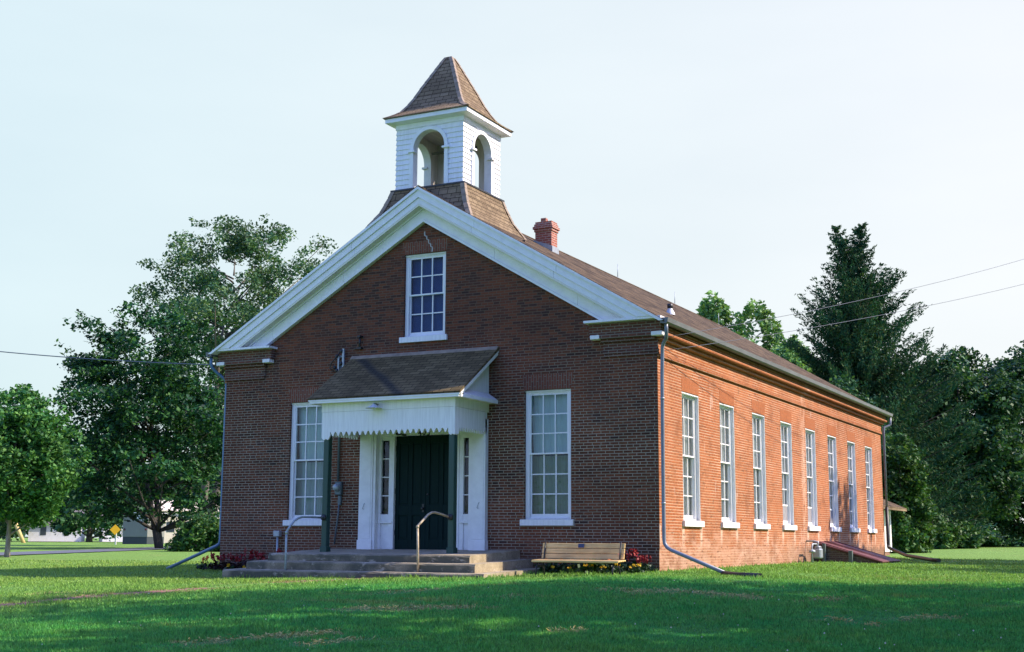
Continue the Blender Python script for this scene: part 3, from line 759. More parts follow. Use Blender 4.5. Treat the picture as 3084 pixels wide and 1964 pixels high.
def hipstrip(prof, w_=.085, clip=False):
    for sx, sy in ((1,-1),(1,1),(-1,1),(-1,-1)):
        hp = MB()
        for i in range(len(prof) - 1):
            (r, z), (r2, z2) = prof[i], prof[i + 1]; e = .022
            n = max(1, round(math.hypot(r2 - r, z2 - z) / .17))
            for j in range(n):
                ra, za = r + (r2-r)*j/n, z + (z2-z)*j/n; rb, zb2 = r + (r2-r)*(j+1)/n, z + (z2-z)*(j+1)/n
                eb = .006
                for leg in (0, 1):
                    d = (-sx, 0) if leg == 0 else (0, -sy)
                    p = lambda rr, zz, t, off: (BX + sx*(rr+off) + d[0]*t, BY + sy*(rr+off) + d[1]*t, zz)
                    q = [p(ra, za, 0, e), p(rb, zb2, 0, eb + .010), p(rb, zb2, min(w_, rb*.9), eb + .010), p(ra, za, min(w_, ra*.9), e)]
                    if (leg == 0) != (sx * sy > 0): q = q[::-1]
                    hp.quad(*q)
        if clip: hp = clip_above_roof(hp, .0)
        if hp.f: obj('hip_cap', hp, MT['hip'], belfry)
hipstrip([(1.42, 6.60), (1.20, 6.95), (1.02, 7.25), (.90, 7.58), (.868, 7.699)], .10, True)
hipstrip(prof)
w = MB(); w.lathe([(.0,.30),(.06,.30),(.10,.26),(.12,.16),(.15,.06),(.20,.0),(.185,-.005),(.0,.02)], (5.12, 1.05, 8.42), 18); w.tube([(4.5,1.05,8.76),(5.6,1.05,8.76)], .03, 8); w.tube([(5.12,1.05,8.76),(5.12,1.05,8.70)], .04, 8)
w.tube([(5.30,1.05,8.76),(5.34,1.0,8.45)], .012, 6)
obj('bell', w, MT['bell'], belfry)
# ------------------------------------------------------------------ porch
def pf(x, y):   # porch floor
    return .352 + .041 * min(y, 0) / 1.0
# roof slab: wall z 4.245 -> eave z 3.25 at y -1.5
pr = MB()
pr.prism([(0, 4.20), (0, 4.262), (-1.52, 3.258), (-1.52, 3.222), ], 'x', 3.285, 6.715)
porch = obj('porch_roof', pr, MT['roof_porch'], hall)
w = MB(); w.prism([(-.002, 4.285), (-.03, 4.285), (-.10, 4.215), (-.10, 4.203), (-.002, 4.268)], 'x', 3.285, 6.715); obj('flashing', w, MT['hip'], porch)
w = MB()
w.box(3.32, 6.68, -1.505, -1.47, 3.155, 3.222)                       # front fascia
w.box(3.30, 6.70, -1.518, -1.47, 3.198, 3.221)
w.box(6.66, 6.705, -1.47, -.0, 3.155, 3.21); w.box(3.295, 3.34, -1.47, -.0, 3.155, 3.21)
for x0, x1 in ((6.66, 6.70), (3.30, 3.34)):                            # raking boards on the gable ends
    w.prism([(-.0, 4.197), (-1.50, 3.221), (-1.38, 3.221), (-.0, 4.11)], 'x', x0, x1)
    w.prism([(-.0, 4.197), (-1.50, 3.221), (-1.47, 3.215), (-.0, 4.165)], 'x', x0 - .014 if x0 < 5 else x0, x1 if x0 < 5 else x1 + .014)
obj('fascia', w, MT['white_clean'], porch)
w = MB(); w.box(3.34, 6.66, -1.47, 0, 3.158, 3.172); obj('porch_ceiling', w, MT['cream'], porch)
for sg in (1, -1):    # gable end with a little sloping ledge under it
    X = lambda x: x if sg > 0 else 10 - x
    w = MB(); x0, x1 = ((6.47, 6.50), (3.50, 3.53))[sg < 0]
    w.prism([(-.0, 4.10), (-1.30, 3.24), (-1.30, 3.21), (-.0, 3.21)], 'x', x0, x1)
    q = [(6.50, 3.36), (6.702, 3.225), (6.702, 3.21), (6.50, 3.21)]
    w.prism([(X(a), z) for a, z in q], 'y', -1.31, -.001)
    obj('porch_gable', w, MT['white'], porch)
# valance with scalloped lower edge
def valance(w, a0, a1, z_top, z_tip, z_val, n, fixed, ax):
    """board from a0..a1 along ax; teeth at the bottom; drop blocks are separate"""
    st = (a1 - a0) / n
    for k in range(n):
        s0 = a0 + k * st; m = s0 + st / 2
        pts = [(s0, z_top), (s0, z_val), (s0 + st*.16, z_val - .012), (m - st*.10, z_tip), (m + st*.10, z_tip), (s0 + st*.84, z_val - .012), (s0 + st, z_val), (s0 + st, z_top)]
        if ax == 'x': w.prism(pts, 'y', fixed - .03, fixed)
        else: w.prism(pts, 'x', fixed - .03, fixed)
w = MB()
valance(w, 3.70, 6.36, 2.99, 2.525, 2.605, 21, -1.29, 'x')
w.prism([(3.502, 2.99), (3.502, 2.50), (3.53, 2.462), (3.565, 2.45), (3.60, 2.475), (3.64, 2.452), (3.67, 2.47), (3.70, 2.53), (3.70, 2.99)], 'y', -1.322, -1.288)
w.prism([(6.36, 2.99), (6.36, 2.53), (6.38, 2.485), (6.42, 2.465), (6.45, 2.49), (6.48, 2.468), (6.50, 2.475), (6.50, 2.99)], 'y', -1.322, -1.288)
for xf in (6.50, 3.53):
    valance(w, -1.15, -.06, 2.99, 2.55, 2.625, 12, xf, 'y')
    w.prism([(-1.288, 2.99), (-1.288, 2.49), (-1.24, 2.468), (-1.20, 2.49), (-1.17, 2.50), (-1.15, 2.56), (-1.15, 2.99)], 'x', xf - .031, xf + .001)
w.box(3.495, 6.505, -1.328, -1.285, 2.995, 3.158)
w.box(6.465, 6.508, -1.284, -.002, 2.995, 3.158); w.box(3.492, 3.535, -1.284, -.002, 2.995, 3.158)
w.box(3.50, 6.50, -1.315, -1.288, 2.988, 2.994)
obj('valance', w, MT['white'], porch)
for x, lab in ((6.42, 'right'), (3.60, 'left')):
    w = MB(); w.box(x - .062, x + .062, -1.295, -1.172, pf(x, -1.23) - .02, 2.56)
    p = obj('porch_post', w, MT['green_post'], hall, bevel=.012)
    w = MB(); w.box(x - .078, x + .078, -1.31, -1.157, pf(x, -1.23) - .03, pf(x, -1.23) + .10); obj('base', w, MT['green_post'], p, bevel=.008)
    w = MB(); xx = x - .0; w.lathe([(.0, -.03), (.055, -.03), (.055, .03), (.0, .03)], (0, 0, 0), 12); w.xform(lambda q: Vector((x + q.x, -1.31 - q.z, .955 + q.y))); obj('rail_socket', w, MT['dark_metal'], p)

# --- entrance: pilasters, sidelights, door
w = MB(); fl = .33
for a, b in ((3.60, 3.92), (6.18, 6.50)):
    w.box(a, b, -.12, .0, fl - .03, 2.68)
    w.box(a + .035, b - .035, -.128, -.12, fl + .22, 2.68)
    w.box(a - .012, b + .012, -.14, -.0, fl - .03, fl + .20)
    s_ = 1 if a < 5 else -1
    q = b if a < 5 else a
    w.box(min(q, q + s_ * .06), max(q, q + s_ * .06), -.10, .10, fl - .03, 2.68)
w.box(3.60, 6.50, -.135, .0, 2.681, 2.86); w.box(3.86, 6.20, .0, .10, 2.60, 2.86); w.box(3.98, 6.17, -.02, .0, 2.60, 2.68)
ent = obj('entrance_surround', w, MT['white_clean'], hall, bevel=.006)
for gx0, gx1 in ((4.03, 4.215), (5.935, 6.115)):
    w = MB(); f0, f1 = gx0 - .08, gx1 + .11
    if gx0 > 5: f0, f1 = gx0 - .095, gx1 + .075
    w.box(f0, gx0, .03, .10, fl - .03, 2.60); w.box(gx1, f1, .03, .10, fl - .03, 2.60)
    w.box(gx0, gx1, .035, .10, 2.52, 2.60); w.box(gx0, gx1, .035, .10, .90, 1.04)
    w.box(f0 + .01, f1 - .01, .005, .03, .86, .90); w.box(gx0, gx1, .06, .10, fl - .03, .90)
    for k in (1, 2, 3): z = 1.04 + 1.48 * k / 4; w.box(gx0, gx1, .055, .08, z - .011, z + .011)
    sl = obj('sidelight', w, MT['white_clean'], hall, bevel=.004)
    w = MB(); w.quad((gx0, .072, 1.04), (gx1, .072, 1.04), (gx1, .072, 2.52), (gx0, .072, 2.52)); obj('pane', w, MT['glass'], sl)
    w = MB(); w.quad((gx0 - .01, .13, 1.0), (gx1 + .01, .13, 1.0), (gx1 + .01, .13, 2.56), (gx0 - .01, .13, 2.56)); obj('dark_room', w, MT['dark_inside'], sl)
dx0, dx1, dz0, dz1 = 4.34, 5.76, .345, 2.60
w = MB(); w.box(4.325, dx0, .02, .12, fl - .03, 2.60); w.box(dx1, 5.838, .02, .12, fl - .03, 2.60); obj('door_jamb', w, MT['white_clean'], ent)
for a, b in ((dx0, 5.048), (5.052, dx1)):
    w = MB(); ww = b - a
    st = .085; pw = (ww - 3 * st) / 2
    zs_ = [(dz0 + .20, 1.02), (1.22, 2.45)]
    # stiles and rails with sunk panels
    xs = [a, a + st, a + st + pw, a + 2*st + pw, a + 2*st + 2*pw, b]
    w.box(xs[0], xs[1], .085, .12, dz0, dz1); w.box(xs[2], xs[3], .085, .12, dz0, dz1); w.box(xs[4], xs[5], .085, .12, dz0, dz1)
    for z0_, z1_ in ((dz0, zs_[0][0]), (zs_[0][1], zs_[1][0]), (zs_[1][1], dz1)):
        w.box(xs[1], xs[2], .086, .12, z0_, z1_); w.box(xs[3], xs[4], .086, .12, z0_, z1_)
    w.box(a + .01, b - .01, .106, .118, dz0 + .01, dz1 - .01)
    for xa, xb in ((xs[1], xs[2]), (xs[3], xs[4])):
        for z0_, z1_ in zs_: w.box(xa + .03, xb - .03, .098, .107, z0_ + .03, z1_ - .03)
    dr = obj('door', w, MT['green_door'], hall, bevel=.004)
    if a < 4.9:
        w = MB(); w.box(4.975, 5.02, .075, .087, 1.08, 1.24); w.lathe([(.0,-.03),(.028,-.02),(.028,.02),(.0,.03)], (4.997, .05, 1.15), 10); w.tube([(4.997,.085,1.15),(4.997,.05,1.15)], .012, 8); obj('handle', w, MT['dark_metal'], dr)
    else:
        w = MB(); w.lathe([(.0,-.012),(.022,-.012),(.022,.012),(.0,.012)], (0,0,0), 10); w.xform(lambda q: Vector((5.10 + q.x, .08 + q.z, 1.43 + q.y))); obj('lock', w, MT['dark_metal'], dr)
for z in (.62, 1.45, 2.3):
    w = MB(); w.box(dx0 - .02, dx0 + .015, .074, .086, z, z + .11); obj('hinge', w, MT['dark_metal'], ent)
# door closer bracket and the house number above the door
w = MB(); w.box(4.42, 4.60, -.06, .02, 2.612, 2.632); w.box(4.42, 4.50, -.07, -.02, 2.632, 2.66); w.box(4.55, 4.64, -.05, .02, 2.60, 2.625); obj('door_closer', w, MT['dark_metal'], ent)
def text_mesh(txt, size, depth):
    cu = bpy.data.curves.new('txt', 'FONT'); cu.body = txt; cu.size = size * S; cu.extrude = depth * S; cu.align_x = 'CENTER'; cu.shear = .12
    o = bpy.data.objects.new('txt', cu); col.objects.link(o)
    me = bpy.data.meshes.new_from_object(o.evaluated_get(bpy.context.evaluated_depsgraph_get()))
    bpy.data.objects.remove(o); return me
try:
    for k, chx in enumerate('405'):
        me = text_mesh(chx, .165, .006)
        me.transform(Matrix.Translation(((4.955 + .098 * k - 5) * S, -.026 * S, (2.588 + .01 * (1 - abs(k - 1))) * S)) @ Matrix.Rotation(R(90), 4, 'X'))
        o = link('house_number', me, MT['dark_metal'], hall)
except Exception as ex: print('text', ex)
for x in (3.735, 6.36):   # small pull brackets on the pilasters
    w = MB(); w.tube([(x, -.13, 1.14), (x - .02, -.15, 1.15), (x, -.15, 1.2), (x + .015, -.15, 1.245), (x + .02, -.13, 1.25)], .006, 6); obj('hook', w, MT['grey_metal'], ent)

# --- lamp on the valance
w = MB(); lx, ly, lz = 4.80, -1.47, 3.05
w.tube([(lx, -1.33, 3.09), (lx, -1.40, 3.105), (lx, ly, 3.10), (lx, ly, 3.07)], .018, 8)
lamp = obj('porch_lamp', w, MT['grey_metal'], hall)
w = MB(); w.lathe([(.02, .03), (.045, .02), (.06, .0), (.11, -.022), (.155, -.04), (.16, -.048), (.145, -.045), (.06, -.012), (.0, -.008)], (lx, ly, 3.06), 20); obj('lamp_shade', w, MT['pale_metal'], lamp)
w = MB(); w.lathe([(.0, -.075), (.02, -.07), (.028, -.05), (.02, -.02), (.0, -.015)], (lx, ly, 3.06), 12); obj('bulb', w, MT['white_clean'], lamp)

# --- electric service on the front wall
w = MB(); mx = 3.05
w.tube([(mx-.01,-.05,4.12),(mx-.01,-.05,1.72)], .026, 8); w.tube([(mx+.03,-.05,1.24),(mx+.01,-.05,1.0),(mx-.03,-.05,.75),(mx-.06,-.05,.45)], .016, 8)
cd = obj('conduit', w, MT['meter_metal'], hall)
w = MB(); w.box(mx-.07, mx+.09, -.09, 0, 1.43, 1.70); w.box(mx-.01, mx+.07, -.06, 0, 1.22, 1.43); em = obj('electric_meter', w, MT['meter_metal'], hall, bevel=.02)
w = MB(); w.lathe([(.075, 0), (.075, .05), (.06, .09), (.0, .10)], (0,0,0), 16); w.xform(lambda q: Vector((mx - .0 + q.x, -.085 - q.z, 1.585 + q.y))); obj('meter_glass', w, MT['grey_metal'], em)
w = MB(); w.box(3.085, 3.125, -.09, -.05, 4.05, 4.45); w.box(2.975, 3.005, -.09, -.05, 3.92, 4.30); w.box(2.93, 3.10, -.05, -.0, 4.28, 4.31)
bk = obj('service_bracket', w, MT['grey_metal'], hall)
w = MB()
for x, z in ((3.06, 4.40), (2.955, 4.30), (3.06, 4.14), (2.90, 4.06), (2.96, 4.0)): w.lathe([(.0,-.04),(.035,-.03),(.035,.03),(.0,.04)], (x, -.09, z), 10)
w.tube([(3.06,-.1,4.40),(2.96,-.12,4.28),(2.85,-.14,4.15),(2.80,-.12,4.05),(2.9,-.1,3.98)], .012, 6); obj('insulator', w, MT['dark_metal'], bk)
w = MB(); w.tube([(3.50,-.07,4.43),(3.50,-.07,4.68)], .022, 8); w.box(3.46,3.54,-.09,0,4.42,4.46); w.box(3.47,3.53,-.12,0,4.66,4.70); w.box(3.33,3.46,-.03,0,4.435,4.45); obj('wall_bracket', w, MT['dark_metal'], hall)
w = MB(); w.box(1.52,1.67,-.16,-.06,.59,.71); jb = obj('junction_box', w, MT['grey_metal'], hall, bevel=.012)
w = MB(); w.tube([(1.60,-.11,.59),(1.605,-.11,-.2)], .024, 8); obj('pipe', w, MT['grey_metal'], jb)

# ------------------------------------------------------------------ concrete steps
def concrete_mat():
    m, nt, b = new_mat('old_concrete'); o = objn(nt)
    n = noise(nt, o, 2.2, 6, .65); n2 = noise(nt, o, 30, 4, .7); n3 = noise(nt, mapv(nt, o, (1,1,2.2), (3,1,0)), 2.6, 6, .68, .2)
    c = ramp(nt, n.outputs['Fac'], [(.3, (.23,.19,.125)), (.5, (.34,.285,.195)), (.7, (.45,.38,.26))])
    c = mix(nt, .7, c, ramp(nt, n2.outputs['Fac'], [(.3, .6), (.7, 1.25)]), 'MULTIPLY')
    c = mix(nt, ramp(nt, n3.outputs['Fac'], [(.58, 0), (.64, .7)]), c, (.50,.45,.38))
    g = geo(nt); sp = N(nt, 'ShaderNodeSeparateXYZ'); nt.links.new(g.outputs['Normal'], sp.inputs[0])
    n4 = noise(nt, o, 1.4, 5, .6)
    moss = math_n(nt, 'MULTIPLY', ramp(nt, math_n(nt, 'MULTIPLY', sp.outputs['Y'], -1.0), [(.4, 0), (.8, .92)]), ramp(nt, n4.outputs['Fac'], [(.36, .30), (.54, 1)]))
    moss = math_n(nt, 'MULTIPLY', moss, ramp(nt, n3.outputs['Fac'], [(.56, 1), (.62, .35)]))
    c = mix(nt, moss, c, (.075,.075,.055))
    nt.links.new(c, b.inputs['Base Color']); b.inputs['Roughness'].default_value = .95
    bump(nt, b, n2.outputs['Fac'], .5, .015); return m
MT['concrete'] = concrete_mat()
steps = thing('concrete_steps', (5, -1.2, gz(5, -1.2)), 'worn grey concrete porch slab with three wraparound steps', 'steps')
def slab(x0, x1, yf, zt_wall, zt_front, zb_, name):
    """slab with slightly ragged front edge, sloping outwards"""
    m = MB(); n = 26; rr = random.Random(name)
    xs = [x0 + (x1 - x0) * i / n for i in range(n + 1)]
    top, rim, bot = [], [], []
    for i, x in enumerate(xs):
        j = rr.uniform(-.012, .006); k = rr.uniform(-.010, .0)
        if i in (0, n): j -= 0; k -= .012
        top.append((x, yf + .025 + j * .3, zt_front + k * .2)); rim.append((x, yf + j, zt_front - .022 + k)); bot.append((x, yf + j * .5, zb_))
    a = [(x, 0.0, zt_wall) for x in xs]; m2 = [(x, yf * .5, (zt_wall + zt_front) / 2) for x in xs]
    vs = a + m2 + top + rim + bot; L = n + 1
    fs = [[r*L+i+1, r*L+i, (r+1)*L+i, (r+1)*L+i+1][::-1] for r in range(4) for i in range(n)]
    m.add([tuple(p) for p in vs], fs)
    for e in (0, n):
        f = [(xs[e], 0, zb_), (xs[e], 0, zt_wall), m2[e], top[e], rim[e], bot[e]]
        m.quad(*(f if e == 0 else f[::-1]))
    return m
obj('landing', slab(2.80, 7.20, -1.96, .352, .272, -.3, 'a'), MT['concrete'], steps)['label'] = 'top slab of the porch'
obj('step', slab(2.53, 7.47, -2.27, .19, .128, -.3, 'b'), MT['concrete'], steps)
obj('step', slab(2.20, 7.80, -2.56, .03, -.028, -.4, 'c'), MT['concrete'], steps)
def rail(name, pts, mat, label):
    t = thing(name, pts[0], label, 'handrail', 'pipe handrails on the porch steps')
    w = MB(); w.tube(pts[:2], .021, 10); obj('upright', w, MT[mat], t)
    w = MB(); w.tube(pts[1:], .021, 10); obj('grip', w, MT[mat], t)
    w = MB(); w.tube([Vector(pts[1]) - Vector((0,0,.035)), Vector(pts[1]) + Vector((0,0,.012))], .028, 10); obj('elbow', w, MT[mat], t)
MT['rail_warm'] = plain_mat('rusty_pipe', (.42,.34,.24), .6, .1, .3, 14)
MT['rail_grey'] = plain_mat('galvanised_pipe', (.30,.35,.36), .5, .2, .2, 14)
rail('handrail', [(6.35,-2.30,-.06),(6.35,-2.34,.78),(6.355,-2.17,.88),(6.36,-2.0,.985),(6.365,-1.88,1.025),(6.37,-1.78,1.03),(6.385,-1.6,1.005),(6.40,-1.31,.955)], 'rail_warm', 'tan bent pipe handrail in front of the right door leaf')
rail('handrail', [(3.60,-2.47,-.17),(3.60,-2.48,.67),(3.60,-2.38,.77),(3.60,-2.24,.88),(3.60,-2.12,.93),(3.60,-2.0,.95),(3.60,-1.75,.955),(3.60,-1.31,.95)], 'rail_grey', 'grey bent pipe handrail at the left porch post')

# ------------------------------------------------------------------ bench
def wood_mat():
    m, nt, b = new_mat('bench_wood'); o = objn(nt)
    n = noise(nt, mapv(nt, o, (1.2, 14, 22)), 2.0, 5, .65); n2 = noise(nt, o, 2.2, 3)
    c = ramp(nt, n.outputs['Fac'], [(.3, (.52,.31,.11)), (.55, (.72,.48,.20)), (.75, (.80,.58,.28))])
    c = mix(nt, 1, c, ramp(nt, n2.outputs['Fac'], [(.3, .75), (.7, 1.15)]), 'MULTIPLY')
    nt.links.new(c, b.inputs['Base Color']); b.inputs['Roughness'].default_value = .6; return m
MT['wood'] = wood_mat()
MT['plaque'] = plain_mat('blue_plaque', (.015,.03,.10), .4)
bx0, bx1, byf, byb = 8.215, 9.80, -1.52, -1.22
bgz = gz(9, -1.4)
bench = thing('park_bench', (9, -1.4, bgz), 'pale wooden slat bench with black metal frame under the right window', 'bench')
w = MB()
for k in range(4): 
    y = byf + .012 + k * .082; z = .205 + .004 * k
    w.box(bx0 - .02, bx1 + .04, y, y + .072, z - .028, z)
w.box(bx0 - .02, bx1 + .04, byf - .012, byf + .008, .165, .203)
obj('seat', w, MT['wood'], bench, bevel=.008)
w = MB()
for k in range(3):
    z0_ = .228 + k * .092; y = byb + .03 + k * .022
    w.prism([(y, z0_), (y + .03, z0_), (y + .05, z0_ + .084), (y + .02, z0_ + .084)], 'x', bx0 + .01, bx1 + .0)
bk = obj('backrest', w, MT['wood'], bench, bevel=.006)
w = MB(); w.prism([(byb + .062, .42), (byb + .072, .42), (byb + .085, .49), (byb + .075, .49)], 'x', 8.93, 9.04); w.xform(lambda q: q + Vector((0, -.012, 0))); obj('plaque', w, MT['plaque'], bk)
for x in (bx0 + .07, bx1 - .07):
    w = MB()
    w.tube([(x, byf + .05, .175), (x, byf - .0, .05), (x, byf - .02, bgz - .02)], .016, 8)
    w.tube([(x, byb - .04, .175), (x, byb + .0, .05), (x, byb + .04, bgz - .02)], .016, 8)
    w.tube([(x, byf + .0, .172), (x, byb + .02, .18), (x, byb + .02, .24), (x, byb + .085, .515)], .015, 8)
    w.tube([(x, byf + .02, .10), (x, byb + .0, .10)], .012, 8)
    obj('leg', w, MT['dark_metal'], bench)

# ------------------------------------------------------------------ cellar hatch, gas meter, annex on the sunny side
MT['red_boards'] = paint_mat('red_brown_boards', (.14,.038,.034), .6, .35, (1, 9, 1))
MT['stone'] = brick_mat('hatch_wall', (.12,.09,.075), (.07,.055,.05), (.20,.17,.14), msize=.014, red=(.16,.08,.06), header=False)
hy0, hy1 = 10.80, 13.1; hg = gz(11, 11)
hatch = thing('cellar_hatch', (10.7, 11.9, hg), 'sloping red cellar hatch doors against the brick side wall', 'cellar hatch')
w = MB(); w.prism([(10.003, -.3), (11.55, -.3), (11.55, hg + .03), (10.003, .50)], 'y', hy0 + .04, hy1 - .04); obj('hatch_wall', w, MT['stone'], hatch)
for a, b in ((hy0, 11.93), (11.95, hy1)):
    w = MB(); w.prism([(10.004, .505), (11.70, hg + .005), (11.72, hg + .045), (10.004, .56)], 'y', a, b)
    dr = obj('hatch_door', w, MT['red_boards'], hatch, bevel=.01)
    for yy in (a + .10, b - .16):
        w = MB(); w.prism([(10.05, .548), (11.6, hg + .065), (11.6, hg + .085), (10.05, .57)], 'y', yy, yy + .07); obj('batten', w, MT['red_boards'], dr)
MT['old_post'] = plain_mat('weathered_post', (.10,.13,.12), .9)
w = MB(); w.box(10.9, 11.0, hy0 - .09, hy0 + .0, hg - .1, .33); obj('prop_post', w, MT['old_post'], hatch, bevel=.01)
w = MB(); w.box(10.25, 10.33, hy0 - .09, hy0 - .01, hg - .1, .50); obj('prop_post', w, MT['old_post'], hatch, bevel=.01)
gm = thing('gas_meter', (10.3, 9.9, gz(10.3, 9.9)), 'pale grey gas meter with pipes beside the red cellar hatch', 'gas meter')
g0 = gz(10.3, 9.9)
w = MB(); w.box(10.22, 10.40, 9.95, 10.22, g0 + .10, g0 + .34); w.box(10.24, 10.38, 9.98, 10.19, g0 + .34, g0 + .40); obj('meter_body', w, MT['grey_metal'], gm, bevel=.03)
w = MB(); w.tube([(10.3,9.55,g0-.1),(10.3,9.55,g0+.38),(10.3,9.6,g0+.45),(10.3,9.98,g0+.45),(10.3,10.02,g0+.40)], .022, 8); w.tube([(10.3,10.15,g0+.38),(10.3,10.15,g0+.50),(10.2,10.15,g0+.52),(9.98,10.15,g0+.52)], .022, 8); obj('pipe', w, MT['grey_metal'], gm)
w = MB(); w.lathe([(.0,-.03),(.075,-.025),(.085,0),(.075,.025),(.03,.05),(.0,.05)], (10.3, 9.55, g0 + .27), 14); obj('regulator', w, MT['grey_metal'], gm)

annex = thing('annex', (7.5, 22, gz(7.5, 22)), 'small white lean-to with brown roof behind the rear corner of the brick hall', 'annex')
w = MB(); w.box(5.0, 9.28, BL + .01, 24.05, .22, 1.62); w.box(9.24, 9.32, 23.9, 24.09, .22, 1.62); obj('wall', w, MT['white'], annex)
w = MB(); w.box(5.02, 9.26, BL + .01, 24.03, -.3, .22); obj('foundation', w, MT['brick_side'], annex)
w = MB(); w.prism([(4.6, 1.70), (7.2, 2.75), (9.80, 1.64), (9.80, 1.70), (7.2, 2.82), (4.6, 1.77)], 'y', BL + .012, 24.3); obj('roof', w, MT['roof'], annex)
w = MB(); w.prism([(9.75, 1.59), (9.83, 1.59), (9.83, 1.69), (9.75, 1.69)], 'y', BL + .012, 24.3); obj('fascia', w, MT['roof_tower'], annex)
# ------------------------------------------------------------------ ground
def lawn_mat(name, blades=False):
    m, nt, b = new_mat(name)
    g = geo(nt); pos = g.outputs['Position']
    n1 = noise(nt, pos, .22, 4, .55); n2 = noise(nt, mapv(nt, pos, (1, 1, 1), rot=(0, 0, R(-27))), 1.6, 5, .65); n3 = noise(nt, mapv(nt, pos, (.5, 1.6, 1), rot=(0, 0, R(27))), .55, 5, .62)
    c = ramp(nt, n1.outputs['Fac'], [(.3, (.034,.250,.070)), (.55, (.050,.272,.066)), (.75, (.088,.285,.060))])
    c = mix(nt, ramp(nt, n2.outputs['Fac'], [(.35, 0), (.75, .7)]), c, (.115,.250,.052))
    sp = N(nt, 'ShaderNodeSeparateXYZ'); nt.links.new(pos, sp.inputs[0])
    # the lawn away from the photographer is yellower
    far = math_n(nt, 'ADD', math_n(nt, 'MULTIPLY', sp.outputs['X'], -.030), math_n(nt, 'MULTIPLY', sp.outputs['Y'], .034))
    c = mix(nt, ramp(nt, far, [(.0, 0), (.60, .9)]), c, (.200,.312,.078))
    # sunlit strips along the walk and side wall: warm sun put into grass colour
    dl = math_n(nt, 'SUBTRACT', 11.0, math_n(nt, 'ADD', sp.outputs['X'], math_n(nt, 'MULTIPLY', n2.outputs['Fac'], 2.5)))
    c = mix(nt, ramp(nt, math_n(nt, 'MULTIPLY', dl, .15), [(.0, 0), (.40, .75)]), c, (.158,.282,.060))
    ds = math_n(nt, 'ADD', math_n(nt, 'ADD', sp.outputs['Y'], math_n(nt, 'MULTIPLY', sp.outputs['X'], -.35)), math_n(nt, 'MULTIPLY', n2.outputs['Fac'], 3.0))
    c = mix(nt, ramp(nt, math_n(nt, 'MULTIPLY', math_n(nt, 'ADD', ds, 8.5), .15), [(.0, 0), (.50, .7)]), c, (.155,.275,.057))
    tan = ramp(nt, n3.outputs['Fac'], [(.60, 0), (.70, .55)])
    c = mix(nt, tan, c, (.30,.24,.10))
    if blades:
        at = N(nt, 'ShaderNodeAttribute'); at.attribute_name = 'dry'
        c = mix(nt, 1, c, (1.45, 1.30, 1.25), 'MULTIPLY')
        c = mix(nt, at.outputs['Fac'], c, (.46,.36,.20))
        c = mix(nt, 1, c, ramp(nt, g.outputs['Random Per Island'], [(0, .55), (1, 1.45)]), 'MULTIPLY')
        b.inputs['Roughness'].default_value = .55; b.inputs['Specular IOR Level'].default_value = .25
        tl = N(nt, 'ShaderNodeBsdfTranslucent'); nt.links.new(mix(nt, 1, c, (1.2, 1.15, .6), 'MULTIPLY'), tl.inputs[0])
        nt.links.new(c, b.inputs['Base Color'])
        mx = N(nt, 'ShaderNodeMixShader'); mx.inputs[0].default_value = .3
        nt.links.new(b.outputs[0], mx.inputs[1]); nt.links.new(tl.outputs[0], mx.inputs[2]); nt.links.new(mx.outputs[0], nt.nodes['Material Output'].inputs[0])
    else:
        n4 = noise(nt, pos, 16, 4, .7)
        c = mix(nt, 1, c, ramp(nt, n4.outputs['Fac'], [(.3, .6), (.7, 1.35)]), 'MULTIPLY')
        nt.links.new(c, b.inputs['Base Color']); b.inputs['Roughness'].default_value = .9; b.inputs['Specular IOR Level'].default_value = .1
        bump(nt, b, n4.outputs['Fac'], .9, .05)
    return m
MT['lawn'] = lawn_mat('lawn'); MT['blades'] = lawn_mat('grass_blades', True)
def spaced(lo, hi, near_lo, near_hi, step, k):
    a = list(np.arange(near_lo, near_hi + step, step)); s_ = step; x = near_hi + step
    while x < hi: s_ *= k; x += s_; a.append(x)
    s_ = step; x = near_lo
    while x > lo: s_ *= k; x -= s_; a.insert(0, x)
    return np.array(a)
gx_, gy_ = spaced(-900, 900, -12, 22, .6, 1.18), spaced(-200, 1200, -26, 30, .6, 1.18)
XX, YY = np.meshgrid(gx_, gy_); ZZ = ground_z(XX, YY)
bumpy = .012 * np.sin(XX * 1.3 + 1.7 * np.sin(YY * .7)) * np.sin(YY * 1.1 + XX * .3)
ZZ = ZZ + np.where((np.abs(XX - 5) < 6) & (YY > -3), 0, bumpy)
nxg, nyg = len(gx_), len(gy_)
me = bpy.data.meshes.new('lawn')
vid = np.arange(nxg * nyg).reshape(nyg, nxg)
fq = np.stack([vid[:-1, :-1], vid[:-1, 1:], vid[1:, 1:], vid[1:, :-1]], -1).reshape(-1, 4)
def np_mesh(name, verts, faces, smooth=False):
    me = bpy.data.meshes.new(name); nf, k = faces.shape
    me.vertices.add(len(verts)); me.vertices.foreach_set('co', np.asarray(verts, np.float32).ravel())
    me.loops.add(nf * k); me.loops.foreach_set('vertex_index', faces.astype(np.int32).ravel())
    me.polygons.add(nf); me.polygons.foreach_set('loop_start', np.arange(0, nf * k, k, dtype=np.int32)); me.polygons.foreach_set('loop_total', np.full(nf, k, np.int32))
    if smooth: me.polygons.foreach_set('use_smooth', np.ones(nf, bool))
    me.update(calc_edges=True); me.validate(); return me
me = np_mesh('lawn', np.stack([XX, YY, ZZ], -1).reshape(-1, 3) * S, fq, True)
tag(link('lawn', me, MT['lawn']), kind='structure')

